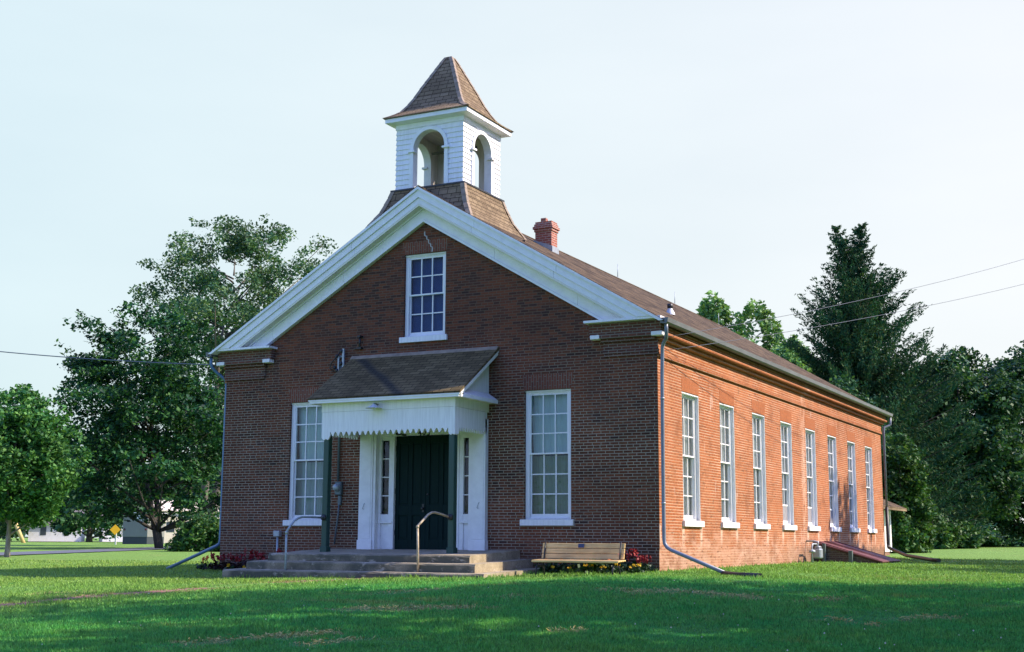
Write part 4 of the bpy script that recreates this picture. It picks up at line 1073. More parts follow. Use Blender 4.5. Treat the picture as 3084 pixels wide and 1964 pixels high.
def strip(name, pts, wid, lift, mat, n=1):
    """ground-hugging strip along pts"""
    m = MB(); P = []
    for i in range(len(pts) - 1):
        a, b_ = Vector((*pts[i], 0)), Vector((*pts[i+1], 0)); k = max(1, int((b_ - a).length / .7))
        P += [a.lerp(b_, j / k) for j in range(k)]
    P.append(Vector((*pts[-1], 0))); vs = []
    for i, p in enumerate(P):
        t = (P[min(i+1, len(P)-1)] - P[max(i-1, 0)]).normalized(); nn = Vector((-t.y, t.x, 0))
        for s_ in np.linspace(-1, 1, 5):
            q = p + nn * wid / 2 * s_; vs.append((q.x, q.y, gz(q.x, q.y) + lift))
    L = 5
    m.add(vs, [[i*L+j, i*L+j+1, (i+1)*L+j+1, (i+1)*L+j][::-1] for i in range(len(P)-1) for j in range(4)], True)
    return tag(obj(name, m, MT[mat]), kind='structure')
MT['path_brick'] = brick_mat('path_brick', (.30,.15,.11), (.22,.11,.085), (.25,.21,.15), red=(.33,.16,.12), header=False, course=.11)
strip('path', [(5.42, -2.45), (5.42, -30)], .85, .004, 'path_brick')
strip('road', [(-12.5, -8), (-22.3, 14.0), (-27.5, 24.6), (-39, 46), (-70, 100)], 3.0, .03, 'asphalt')
MT['pavement'] = plain_mat('pale_pavement', (.46,.45,.38), .9)
strip('pavement', [(-150, 55), (-95, 79), (-60, 98)], 3.0, .03, 'pavement')

# ------------------------------------------------------------------ grass blades (near lawn)
STREAKS = [((10.24,-10.16),(11.28,-9.26),.22,.95), ((12.15,-5.73),(13.57,-6.22),.30,.9), ((10.76,-13.39),(11.16,-12.51),.16,1), ((11.2,-12.62),(11.4,-12.08),.15,1),
           ((11.58,-5.97),(12.28,-6.32),.2,.8), ((15.9,-8.52),(16.15,-8.11),.16,.9), ((9.15,-7.65),(9.41,-6.73),.28,.7), ((14.36,-6.38),(14.62,-5.92),.2,.7),
           ((10.81,-7.9),(11.13,-7.46),.2,.6), ((15.7,-9.31),(15.75,-9.24),.1,.8), ((15.17,-8.71),(15.45,-9.07),.12,.7), ((5.1,-8.96),(5.25,-8.62),.3,.6), ((4.73,-5.69),(5.42,-4.89),.35,.5),
           ((4.12,-8.8),(4.27,-8.45),.3,.6), ((14.34,.66),(15.08,.02),.4,.5), ((11.76,14.05),(12.34,16.3),.5,.5), ((11.7,-13.0),(11.9,-12.4),.12,.9), ((13.1,-11.0),(13.3,-10.7),.1,.8)]
NB = 620000
d0, d1 = 9.0, 40.0
tt = rng.random(NB); dd = 1 / (1/d0 + tt * (1/d1 - 1/d0)); aa = rng.uniform(-.50, .50, NB)
px = 18.53 + dd * (.8894 * aa - .4636); py = -22.39 + dd * (.4571 * aa + .902)
keep = ~((px > -.05) & (px < 10.05) & (py > -.02) & (py < BL))
keep &= ~((px > 2.3) & (px < 7.7) & (py > -2.5) & (py < .1))
keep &= ~((np.abs(px - 5.42) < .17 + .10 * np.sin(py * 7) * np.sin(py * 2.3)) & (py < -2.4))
keep &= ~((px > 10) & (px < 11.6) & (py > 10.8) & (py < 13.1))
px, py, dd = px[keep], py[keep], dd[keep]; n = len(px)
pz = ground_z(px, py) - .006
dry = np.zeros(n)
for (a, b_, r_, k) in STREAKS:
    a = np.array(a); b_ = np.array(b_); ab = b_ - a; L2 = (ab ** 2).sum()
    t = np.clip(((px - a[0]) * ab[0] + (py - a[1]) * ab[1]) / L2, 0, 1)
    dist = np.hypot(px - a[0] - t * ab[0], py - a[1] - t * ab[1])
    wob = .8 + .6 * np.sin(px * 9.1 + 2 * np.sin(py * 7.3)) * np.sin(py * 11.7 + px * 3.1)
    dry = np.maximum(dry, k * np.clip(1.9 - dist / (r_ * np.clip(wob, .15, 1.2)), 0, 1))
dry = np.where(rng.random(n) < dry, .55 + .4 * rng.random(n), 0)
dry = np.where(rng.random(n) < .015, .7, dry)
hgt = rng.uniform(.022, .048, n) * (1 + .25 * np.sin(px * 1.9) * np.sin(py * 1.4)) * np.where(dry > 0, .62, 1)
nearw = ((px > 10) & (px < 10.12) & (py > 0) & (py < BL)) | ((py < -2.5) & (py > -2.66) & (px > 2.1) & (px < 7.9)) | ((px > 7.2) & (px < 10) & (py > -.3)) | ((px > 7.6) & (px < 7.95) & (py > -2.6) & (py < 0))
hgt = np.where(nearw, hgt * rng.uniform(1.0, 2.3, n), hgt)
tuft = np.sin(px * 5.3 + 3 * np.sin(py * 2.1)) * np.sin(py * 4.7 + 2 * np.sin(px * 1.7)); hgt = hgt * np.where(tuft > .72, 1.55, 1.0)
wid = rng.uniform(.0045, .0085, n) * (.55 + dd / 20)
an = rng.uniform(0, 2 * np.pi, n); lean = rng.uniform(.05, .75, n); la = rng.uniform(0, 2 * np.pi, n)
base = np.stack([px, py, pz], -1); sd_ = np.stack([np.cos(an), np.sin(an), 0 * an], -1) * wid[:, None]
tip = base + np.stack([np.cos(la) * lean * hgt, np.sin(la) * lean * hgt, hgt], -1)
V = np.stack([base - sd_, base + sd_, tip], 1).reshape(-1, 3) * S
me = np_mesh('grass', V, np.arange(n * 3).reshape(-1, 3))
at = me.attributes.new('dry', 'FLOAT', 'FACE'); at.data.foreach_set('value', dry.astype(np.float32))
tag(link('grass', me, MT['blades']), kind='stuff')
# dry clippings left lying by the mower
L_ = []
for (a, b_, r_, k) in STREAKS:
    if k < .65: continue
    a = np.array(a); b_ = np.array(b_); m_ = int(340 * k * max(.35, np.hypot(*(b_ - a))))
    t = rng.random(m_); cl_ = np.sin(t * 23 + a[0]) * .5 + .5
    q = a + (b_ - a) * t[:, None] + rng.normal(0, 1, (m_, 2)) * r_ * (.16 + .42 * cl_)[:, None]; L_.append(q[rng.random(m_) < .25 + .75 * cl_])
q = np.concatenate(L_); n2_ = len(q); zq_ = ground_z(q[:, 0], q[:, 1]) + rng.uniform(.018, .046, n2_)
an = rng.uniform(0, 2 * np.pi, n2_); ln = rng.uniform(.015, .035, n2_); wd_ = rng.uniform(.003, .0055, n2_)
P0 = np.stack([q[:, 0], q[:, 1], zq_], -1); dv_ = np.stack([np.cos(an) * ln, np.sin(an) * ln, rng.normal(0, .010, n2_)], -1); sv2 = np.stack([-np.sin(an) * wd_, np.cos(an) * wd_, rng.normal(0, .003, n2_)], -1)
me = np_mesh('grass_clippings', np.stack([P0 - dv_, P0 - sv2, P0 + dv_, P0 + sv2], 1).reshape(-1, 3) * S, np.arange(n2_ * 4).reshape(-1, 4))
MT['straw'] = plain_mat('dry_straw', (.50,.41,.13), .9, 0, .35, 30)
tag(link('grass_clippings', me, MT['straw']), kind='stuff')
# broad-leaved weeds and coarse tufts scattered through the turf
q = []; rr = random.Random(17)
for i in range(100):
    d_ = 1 / (1/9.5 + rr.random() * (1/26 - 1/9.5)); a_ = rr.uniform(-.46, .46); x = 18.53 + d_ * (.8894 * a_ - .4636); y = -22.39 + d_ * (.4571 * a_ + .902)
    if y > -3 and x < 10.2: continue
    k = rr.randint(5, 14); sp_ = rr.uniform(.02, .06)
    q += [(x + rr.gauss(0, sp_), y + rr.gauss(0, sp_), gz(x, y) + rr.uniform(.012, .05)) for _ in range(k)]
WEEDS = np.array(q)
# white clover heads in the near lawn
cv = MB(); rr = random.Random(5)
for i in range(75):
    d_ = 1 / (1/10 + rr.random() * (1/24 - 1/10)); a_ = rr.uniform(-.42, .42)
    x = 18.53 + d_ * (.8894 * a_ - .4636); y = -22.39 + d_ * (.4571 * a_ + .902); z = gz(x, y) + .042; r_ = rr.uniform(.005, .010)
    if y > -3: continue
    cv.lathe([(.0, -r_), (r_, 0), (.0, r_)], (x, y, z), 5)
MT['clover'] = plain_mat('clover_white', (.62,.64,.58), .8)
tag(obj('clover_flowers', cv, MT['clover']), kind='stuff')

# ------------------------------------------------------------------ trees
GREEN = dict(
    maple=[(.003,.026,.014), (.008,.050,.021), (.020,.090,.028), (.070,.175,.036)],
    young=[(.014,.075,.024), (.036,.140,.036), (.072,.205,.048), (.13,.28,.06)],
    tall=[(.022,.080,.045), (.048,.125,.060), (.085,.17,.070), (.14,.22,.08)],
    light=[(.08,.20,.07), (.13,.28,.09), (.19,.35,.11), (.26,.42,.13)],
    dark=[(.010,.044,.024), (.020,.075,.032), (.042,.115,.040), (.085,.17,.055)],
    spruce=[(.009,.048,.028), (.018,.072,.034), (.038,.098,.040), (.09,.120,.050)],
    shrub=[(.016,.065,.018), (.032,.105,.026), (.06,.14,.034), (.10,.18,.045)])
MT['leaf_weed'] = leaf_mat('leaf_weed', [(.035,.17,.045), (.07,.25,.06)], .2, .8, .05)
for k_, v_ in GREEN.items(): MT['leaf_' + k_] = leaf_mat('leaf_' + k_, v_, .22 if k_ != 'spruce' else .12, *((.55, .2) if k_ != 'spruce' else (.85, .06)))
MT['bark'] = bark_mat('bark', (.115,.10,.085)); MT['bark_light'] = bark_mat('bark_light', (.30,.25,.21)); MT['bark_dark'] = bark_mat('bark_dark', (.05,.045,.04))

def cards(C, size, r, up=.35, asp=.62):
    """rhombic leaf cards at C (n,3)"""
    n = len(C)
    nrm = r.normal(size=(n, 3)); nrm[:, 2] = np.abs(nrm[:, 2]) + up; nrm /= np.linalg.norm(nrm, axis=1)[:, None]
    a = np.cross(nrm, r.normal(size=(n, 3))); a /= np.linalg.norm(a, axis=1)[:, None]; b = np.cross(nrm, a)
    s_ = size * r.uniform(.45, 1.6, n)[:, None]
    a = a * s_ * .5; b = b * s_ * .5 * asp
    return np.stack([C - a, C + b - a * .1, C + a, C - b - a * .1], 1).reshape(-1, 3)
def leaf_obj(name, Vs, mat, parent):
    V = np.concatenate(Vs); off = np.array(ROOT[parent.name])
    me = np_mesh(name, (V - off) * S, np.arange(len(V)).reshape(-1, 4))
    return link(name, me, MT[mat], parent)
def envelope(prof, h):
    for (h0, r0), (h1, r1) in zip(prof[:-1], prof[1:]):
        if h0 <= h <= h1: return r0 + (r1 - r0) * (h - h0) / max(h1 - h0, 1e-6)
    return 0
def tree(name, x, y, H, prof, label, leaf, size, nclump, per, seed, trunk_r=.18, bark='bark', lean=(0, 0), squash=.55, cr=(.5, 1.0), group=None, cat='tree', stems=1, gap=.0, limbs=26, hollow=.35, lobes=.25, name_trunk=True):
    r = np.random.default_rng(seed); z0 = gz(x, y)
    t = thing(name, (x, y, z0), label, cat, group)
    hs = np.linspace(prof[0][0], prof[-1][0], 200); wts = np.array([envelope(prof, h) ** 1.3 + .02 for h in hs]); wts /= wts.sum()
    ph = r.uniform(0, 6.28, 4); cl = []
    for i in range(nclump):
        h = r.choice(hs, p=wts); th = r.uniform(0, 2 * np.pi)
        f = math.sqrt(r.uniform(hollow, 1.0))
        lob = 1 + lobes * math.sin(2 * th + ph[0] + h * .7) * math.sin(h * 1.3 + ph[1]) + lobes * .6 * math.sin(5 * th + ph[2] + h)
        R_ = envelope(prof, h) * f * lob
        cl.append((x + lean[0] * h / H + R_ * math.cos(th), y + lean[1] * h / H + R_ * math.sin(th), z0 + h, r.uniform(*cr)))
    Vs = []
    for cx_, cy_, cz_, c_ in cl:
        m = max(8, int(per * (c_ / cr[1]) ** 2 * r.uniform(.6, 1.3)))
        q = r.normal(size=(m, 3)); q /= np.linalg.norm(q, axis=1)[:, None]
        q *= (r.random(m) ** .45)[:, None] * c_; q[:, 2] *= squash
        out = np.array([cx_ - x, cy_ - y, 0.0]); l = np.linalg.norm(out)
        if l > .01: q[:, 2] -= .18 * (q @ (out / l))        # boughs droop outwards
        Vs.append(cards(np.array([cx_, cy_, cz_]) + q, size, r))
    for i in range(nclump // 3):     # loose sprigs that break the outline
        h = r.choice(hs, p=wts); th = r.uniform(0, 2 * np.pi); R_ = envelope(prof, h) * r.uniform(.95, 1.22)
        c0 = np.array([x + lean[0] * h / H + R_ * math.cos(th), y + lean[1] * h / H + R_ * math.sin(th), z0 + h + .12 * R_])
        m = int(per * .16); tt_ = r.random(m)[:, None]; dv = np.array([math.cos(th), math.sin(th), r.uniform(-.1, .9)]) * cr[1] * r.uniform(.5, 1.0)
        Vs.append(cards(c0 + dv * (tt_ - .4) + r.normal(0, .13 * cr[1], (m, 3)), size, r))
    leaf_obj('crown', Vs, leaf, t)
    w = MB()
    for s_ in range(stems):
        sx, sy = (r.uniform(-.5, .5) * trunk_r * 5 * (stems > 1), r.uniform(-.5, .5) * trunk_r * 5 * (stems > 1))
        pts, rs = [], []
        top = prof[-1][0] * (.82 if stems == 1 else r.uniform(.55, .8))
        for j in range(9):
            f = j / 8; h = -.2 + f * (top + .2)
            pts.append((x + lean[0] * h / H + sx * f * 3 + .06 * math.sin(h * .9 + seed) * f, y + lean[1] * h / H + sy * f * 3 + .06 * math.cos(h * .8 + seed) * f, z0 + h)); rs.append(trunk_r * (1.25 if j == 0 else 1) * (1 - .82 * f) / (1 if stems == 1 else 1.3))
        w.tube(pts, rs, 9)
    order = sorted(cl, key=lambda c: c[2]); pick = [order[int(i)] for i in np.linspace(0, len(order) - 1, min(limbs, len(order)))]
    for cx_, cy_, cz_, c_ in pick:
        hd = math.hypot(cx_ - x, cy_ - y); hb_ = max(prof[0][0] * .55, (cz_ - z0) - hd * .75)
        b0 = (x + lean[0] * hb_ / H, y + lean[1] * hb_ / H, z0 + hb_); mid = ((b0[0] + cx_) / 2, (b0[1] + cy_) / 2, (b0[2] + cz_) / 2 - .06 * hd)
        rr_ = trunk_r * .34 * (1 - .6 * hb_ / H)
        w.tube([b0, mid, (cx_, cy_, cz_)], [rr_, rr_ * .6, rr_ * .2], 5)
    obj('trunk', w, MT[bark], t)
    return t

me = np_mesh('lawn_weeds', cards(WEEDS, .026, np.random.default_rng(3), up=.9) * S, np.arange(len(WEEDS) * 4).reshape(-1, 4)); tag(link('lawn_weeds', me, MT['leaf_weed']), kind='stuff')
# left side
tree('young_maple', -17.9, 10.4, 5.9, [(1.25, .9), (1.7, 1.55), (2.6, 2.0), (3.5, 1.95), (4.5, 1.55), (5.3, .85), (5.8, .2)], 'round young maple with pale slim trunk at the left edge of the lawn', 'leaf_young', .135, 330, 240, 11, trunk_r=.095, bark='bark_light', squash=.6, cr=(.35, .62), lobes=.12)
tree('maple_tree', -31.4, 32.9, 13.6, [(1.7, 2.4), (2.5, 4.0), (4.0, 4.6), (6.5, 4.3), (8.5, 3.7), (10.5, 3.5), (12.0, 2.6), (13.4, .6)], 'large dark green maple with low spreading limbs left of the brick hall', 'leaf_maple', .205, 370, 290, 23, trunk_r=.25, bark='bark_dark', lean=(-1.3, -1.2), squash=.42, cr=(.45, 1.25), stems=2, lobes=.42, hollow=.25, limbs=40)
tree('tall_cottonwood', -39.7, 45.8, 21.8, [(6.5, 2.2), (8.5, 2.8), (11.5, 3.2), (14, 4.6), (16.5, 5.2), (18.5, 4.9), (20.3, 3.7), (21.8, .9)], 'tall airy cottonwood rising behind the maple and the left roof slope', 'leaf_tall', .20, 230, 330, 31, trunk_r=.42, lean=(1.6, 1.0), squash=.72, cr=(.6, 1.15), stems=2, lobes=.52, hollow=.3, limbs=60)
for i, (x, y, H, r_) in enumerate(((-92.9,74.3,13,5.5), (-99.5,88,11,5), (-80.5,77,10.5,4.5), (-106.8,107,14,6), (-85,97,12.5,5.2), (-90,107,12,5.5))):
    labs = ['dark bushy tree far off behind the young maple', 'dark tree shading the far white house at left', 'dark tree between the two far white houses', 'far dark tree behind the yellow road sign', 'far tree behind the pale trailer', 'far tree behind the cream building']
    tree('distant_tree', x, y, H, [(.8, r_*.7), (3, r_), (6, r_*.95), (9, r_*.7), (H, r_*.2)], labs[i], 'leaf_dark', .5, 110, 90, 40 + i, trunk_r=.3, bark='bark', cr=(1.0, 1.8), group='trees across the road', limbs=10)
# right side
tree('pale_green_tree', -12.23, 70.1, 19.0, [(8, 1.2), (12, 1.9), (15, 1.7), (17.4, .9), (19.0, .15)], 'pointed pale green treetop nearest the chimney behind the roof', 'leaf_light', .34, 230, 60, 51, squash=1.7, cr=(.28, .5), lobes=.3, group='pale green trees behind the roof')
tree('pale_green_tree', -9.4, 71.5, 18.4, [(7, 2.2), (10, 3.4), (13, 3.2), (15.2, 2.2), (17, 1.1), (18.4, .2)], 'broad pale green treetop in the middle behind the roof', 'leaf_light', .34, 420, 60, 52, squash=1.7, cr=(.30, .55), lobes=.35, group='pale green trees behind the roof')
tree('pale_green_tree', -5.6, 68, 14.5, [(5, 2.2), (8, 2.9), (11, 2.4), (13, 1.3), (14.5, .2)], 'lower pale green tree beside the tall spruce', 'leaf_light', .34, 290, 60, 53, squash=1.7, cr=(.30, .55), lobes=.35, group='pale green trees behind the roof')
tree('dark_round_tree', 3.3, 43, 8.3, [(1.5, 1.6), (3.5, 2.0), (5.5, 1.9), (7.2, 1.2), (8.3, .3)], 'dark green leafy tree rising over the rear end of the roof', 'leaf_dark', .18, 150, 210, 54, squash=.7, cr=(.45, .8))
tree('leafy_shrub', 8.25, 31.4, 4.6, [(.0, 1.0), (.8, 1.15), (2.0, 1.0), (3.3, .8), (4.2, .5), (4.6, .15)], 'tall leafy shrub behind the rear corner of the brick hall', 'leaf_shrub', .15, 140, 220, 55, trunk_r=.08, squash=.7, cr=(.3, .5), cat='shrub')
tree('broadleaf_tree', 6.1, 62.4, 12.2, [(2.2, 2.5), (4, 3.4), (7, 3.6), (9.5, 3.0), (11.2, 1.9), (12.3, .5)], 'broad dark green tree with visible trunk right of the spruce', 'leaf_dark', .25, 380, 200, 56, trunk_r=.34, bark='bark_dark', squash=.6, cr=(.6, 1.1), lobes=.28, limbs=30)
tree('broadleaf_tree', 9.6, 70.5, 13.2, [(.9, 2.2), (2.2, 3.2), (4, 3.6), (7, 3.9), (10, 3.4), (12, 2.2), (13.2, .5)], 'dark broadleaf tree at the right edge of the photo', 'leaf_dark', .26, 380, 200, 57, trunk_r=.36, bark='bark_dark', squash=.6, cr=(.6, 1.1), lobes=.28, limbs=30)
tree('broadleaf_tree', 1.0, 77, 12.0, [(.2, 3.4), (2, 4.0), (4, 4.0), (7, 3.6), (9.5, 3.0), (12, .6)], 'dark broadleaf tree filling the gap behind the spruce', 'leaf_dark', .34, 240, 110, 58, trunk_r=.36, bark='bark_dark', squash=.6, cr=(.7, 1.2))
def bush(name, x, y, h, r_, label, leaf, size, ncl, per, seed, cr=(.3, .55), group=None, sx=1.0):
    t = tree(name, x, y, h, [(.05, r_ * .9), (h * .35, r_), (h * .7, r_ * .8), (h, r_ * .2)], label, leaf, size, ncl, per, seed, trunk_r=.04, squash=.75, cr=cr, cat='bush', group=group, limbs=8)
    return t
bush('hedge_bush', -22.6, 26.0, 1.55, 1.25, 'dark bush left of the front corner, beside the pale buildings', 'leaf_shrub', .17, 80, 120, 61)
bush('hedge_bush', -20.8, 26.9, 1.75, 1.2, 'taller bush touching the left wall of the brick hall in view', 'leaf_shrub', .17, 80, 120, 62)
for i, (x, y, h, r_) in enumerate(((5.0,48.6,1.5,1.2), (6.3,50.3,1.9,1.3), (7.2,53,1.3,.9))):
    bush('undergrowth_bush', x, y, h, r_, ['low bush under the spruce nearest the brick hall', 'low bush under the middle of the spruce', 'low bush at the foot of the broadleaf trunk'][i], 'leaf_shrub', .2, 60, 100, 70 + i, group='bushes under the spruce')
for i, (x, y) in enumerate(((3.6,79), (5.2,79.8), (6.8,80.6), (8.6,81.4))):
    bush('field_hedge_bush', x, y, .75, 1.2, ['hedge bush by the field nearest the tree trunk', 'second hedge bush from the tree trunk by the field', 'third hedge bush from the tree trunk by the field', 'hedge bush by the field at the right edge'][i], 'leaf_dark', .26, 60, 80, 80 + i, group='low hedge along the field')
MT['field'] = plain_mat('ripe_field', (.42,.33,.17), .95, 0, .3, .6)
w = MB(); n_ = 14
vs = [(-12 + 70 * i / n_, yy, gz(-12 + 70 * i / n_, yy) + zz) for yy, zz in ((86, .05), (87, .55), (190, .7)) for i in range(n_ + 1)]
w.add(vs, [[j*(n_+1)+i, j*(n_+1)+i+1, (j+1)*(n_+1)+i+1, (j+1)*(n_+1)+i] for j in range(2) for i in range(n_)])
tag(obj('field', w, MT['field']), kind='structure')
tree('distant_tree', -9, 192, 3.4, [(.3, 5), (1.2, 7), (2.4, 6), (3.4, 2)], 'far tree beyond the field under the broadleaf tree', 'leaf_dark', .7, 60, 80, 91, cr=(1.2, 2.0), limbs=6)
tree('distant_tree', 3, 200, 3.8, [(.3, 5), (1.4, 8), (2.6, 6), (3.8, 2)], 'far tree beyond the field at the right edge', 'leaf_dark', .7, 60, 80, 92, cr=(1.2, 2.0), limbs=6)

# the spruce: drooping whorled boughs with upturned tips and hanging twigs
def spruce(x, y, H, Rb, label, seed):
    r = np.random.default_rng(seed); z0 = gz(x, y); t = thing('spruce_tree', (x, y, z0), label, 'tree')
    w = MB(); w.tube([(x, y, z0 - .2), (x, y, z0 + H * .45), (x + .1, y, z0 + H * .8), (x + .55, y, z0 + H * .99)], [.36, .22, .10, .02], 9)
    w.tube([(x + .05, y, z0 + H * .72), (x - .5, y - .3, z0 + H * .86), (x - .82, y - .4, z0 + H * .985)], [.09, .06, .015], 7)
    Vs = []
    h = .6
    while h < H * .995:
        f = h / H
        nb_ = max(5, int(19 * (1 - f) + 6))
        for k in range(nb_):
            th = r.uniform(0, 2 * np.pi); top2 = f > .80
            ax, ay = x + .1 + .45 * max(0, f - .8) / .2, y
            if top2 and r.random() < .5: q = (f - .72) / .265; ax, ay = x - .82 * q, y - .4 * q
            L = Rb * min(.76, (1 - f) ** .85 ) * r.uniform(.48, 1.28) + .20
            if top2: L *= .72
            dr = (.42 - .62 * f) * r.uniform(.6, 1.3)            # droop low down, rise near the top
            m = max(5, int(L / .16)); s_ = np.linspace(0.05, 1, m)
            zc = z0 + h + L * (-dr * s_ + (.30 + .25 * f) * s_ ** 2.6)
            bxp = ax + np.cos(th) * L * s_; byp = ay + np.sin(th) * L * s_
            if k % 2 == 0 and L > .6: w.tube([(bxp[0], byp[0], zc[0]), (bxp[m//2], byp[m//2], zc[m//2]), (bxp[-1], byp[-1], zc[-1])], [.035, .022, .008], 4, False)
            for i in range(m):
                nt_ = int(r.uniform(8, 15)); wd = .30 * (1 - .55 * s_[i]) * min(1, L / 1.5) + .05
                hang = np.abs(r.normal(0, 1, nt_)) * (.26 * (1 - f) + .07) * min(1, L)
                C = np.stack([bxp[i] + r.normal(0, wd * .6, nt_), byp[i] + r.normal(0, wd * .6, nt_), zc[i] - hang * (1 - .5 * s_[i])], -1)
                a = np.stack([np.cos(th) * .5 + r.normal(0, .35, nt_), np.sin(th) * .5 + r.normal(0, .35, nt_), -.55 + r.normal(0, .35, nt_) + .9 * (s_[i] > .8)], -1)
                a /= np.linalg.norm(a, axis=1)[:, None]; b = np.cross(a, r.normal(size=(nt_, 3))); b /= np.linalg.norm(b, axis=1)[:, None]
                sz = r.uniform(.07, .17, nt_)[:, None]; a = a * sz; b = b * sz * .28
                Vs.append(np.stack([C - a, C + b, C + a, C - b], 1).reshape(-1, 3))
        h += .20 + .10 * (1 - f)
    leaf_obj('crown', Vs, 'leaf_spruce', t); obj('trunk', w, MT['bark_dark'], t)
spruce(1.75, 54.5, 19.0, 7.3, 'tall dark twin-topped spruce behind the rear end of the hall', 77)

# trees beside the photographer, outside the frame: they shade the near lawn
for i, (x, y, H, r_) in enumerate(SHADERS):
    tree('shade_tree', x, y, H, [(2.2, r_*.75), (H*.35, r_), (H*.65, r_*.9), (H*.9, r_*.5), (H, r_*.15)], 'leafy shade tree standing right of the photographer, outside the view', 'leaf_maple', .34, 150, 110, 100 + i, trunk_r=.3, cr=(.8, 1.5), group='shade trees right of the view', limbs=14)

# ------------------------------------------------------------------ flowers along the front wall
MT['petal_red'] = plain_mat('red_petals', (.26,.006,.010), .6, 0, .3); MT['petal_yellow'] = plain_mat('yellow_petals', (.80,.52,.015), .6); MT['petal_orange'] = plain_mat('orange_petals', (.70,.16,.02), .6)
MT['leaf_flower'] = leaf_mat('flower_leaves', [(.010,.028,.014), (.020,.055,.022), (.04,.09,.03)], .15)
MT['leaf_wine'] = leaf_mat('wine_leaves', [(.016,.006,.007), (.034,.008,.010), (.03,.02,.014)], .1)
def plant(name, label, h, r_, spikes, petal, leafm, seed, group, cat='flower', heads=0, size=.055, n=90):
    r = np.random.default_rng(seed); t = thing(name, (0, 0, 0), label, cat, group)
    C = r.normal(size=(n, 3)) * np.array([r_ * .5, r_ * .5, h * .2]); C[:, 2] = np.abs(C[:, 2]) * 1.3 + h * .12; C[:, 2] = np.minimum(C[:, 2], h * .85)
    leaf_obj('leaves', [cards(C, size * 1.3, r)], leafm, t)
    Vs = []
    for i in range(spikes):
        a = r.uniform(0, 6.28); q = r.uniform(0, r_ * .8); c = np.array([q * math.cos(a), q * math.sin(a), h * r.uniform(.62, .85)])
        k = 14; P = c + np.stack([r.normal(0, .012, k), r.normal(0, .012, k), np.linspace(0, h * .38, k)], -1); Vs.append(cards(P, .05, r, up=0))
    for i in range(heads):
        a = r.uniform(0, 6.28); q = r.uniform(0, r_ * .7); c = np.array([q * math.cos(a), q * math.sin(a) - r_ * .3, h * r.uniform(.75, 1.0)])
        P = c + r.normal(0, .016, (26, 3)) * np.array([1, 1, .7]); Vs.append(cards(P, .035, r, up=.2))
    leaf_obj('blossom', Vs, petal, t)
    return t
def set_plants(proto, spots, labels=None):
    for i, (x, y, s_) in enumerate(spots):
        o = proto if i == 0 else dup_tree(proto)
        o.location = (x * S, y * S, gz(x, y) * S); o.scale = (s_, s_, s_ * (1 + .12 * math.sin(i * 2.1))); o.rotation_euler = (0, 0, i * 2.4)
        if labels: o['label'] = labels[i % len(labels)]
fr = random.Random(8)
set_plants(plant('red_salvia', 'dark-leaved red salvia in the row left of the steps', .30, .16, 4, 'petal_red', 'leaf_wine', 1, 'red salvias left of the steps'), [(.12 + .155 * i + fr.uniform(-.03, .03), -.22 - .26 * (i % 2) + fr.uniform(-.05, .05), fr.uniform(.85, 1.12)) for i in range(16)])
set_plants(plant('red_salvia', 'red salvia in the bed right of the bench', .34, .15, 5, 'petal_red', 'leaf_flower', 2, 'red salvias right of the bench'), [(8.98,-.28,.75), (9.16,-.4,.85), (9.3,-.22,1.05), (9.46,-.42,.85), (9.6,-.25,.95), (9.74,-.4,.8), (9.86,-.26,.75), (9.9,-.5,.6)])
set_plants(plant('bedding_plant', 'dark leafy bedding plant behind the bench', .22, .17, 1, 'petal_orange', 'leaf_flower', 4, 'bedding plants behind the bench', n=120), [(7.95 + .17 * i, -.42 - .2 * (i % 2), 1 + .1 * (i % 3)) for i in range(9)])
set_plants(plant('marigold', 'small yellow marigold in the flower bed behind the bench', .14, .09, 0, 'petal_yellow', 'leaf_flower', 3, 'yellow marigolds by the bench', heads=2, n=40), [(8.25,-.75,.8), (8.55,-.72,.6), (8.98,-.80,1.15), (9.22,-.74,.8), (9.5,-.8,1.1), (9.75,-.72,.8), (9.86,-.78,1.0)])
set_plants(plant('marigold', 'yellow marigold in front of the red salvias left of the steps', .14, .09, 0, 'petal_yellow', 'leaf_flower', 6, 'yellow marigolds left of the steps', heads=2, n=40), [(.85,-.72,1.0), (1.2,-.70,.7), (1.3,-.74,.7)])
set_plants(plant('marigold', 'orange flower clump at the left corner beside the downspout', .24, .13, 2, 'petal_orange', 'leaf_flower', 9, None, heads=2, n=60), [(-.22,-.25,1.1)])
t = thing('hosta', (8.92, -.85, gz(8.92, -.85)), 'broad-leaved green plant at the right end of the bench', 'plant')
r = np.random.default_rng(12); C = np.array([8.98, -.75, gz(8.9, -.85)]) + np.abs(r.normal(size=(16, 3))) * np.array([.08, .05, .13]) + np.array([0, 0, .10]); leaf_obj('leaves', [cards(C, .16, r, up=.5)], 'leaf_shrub', t)

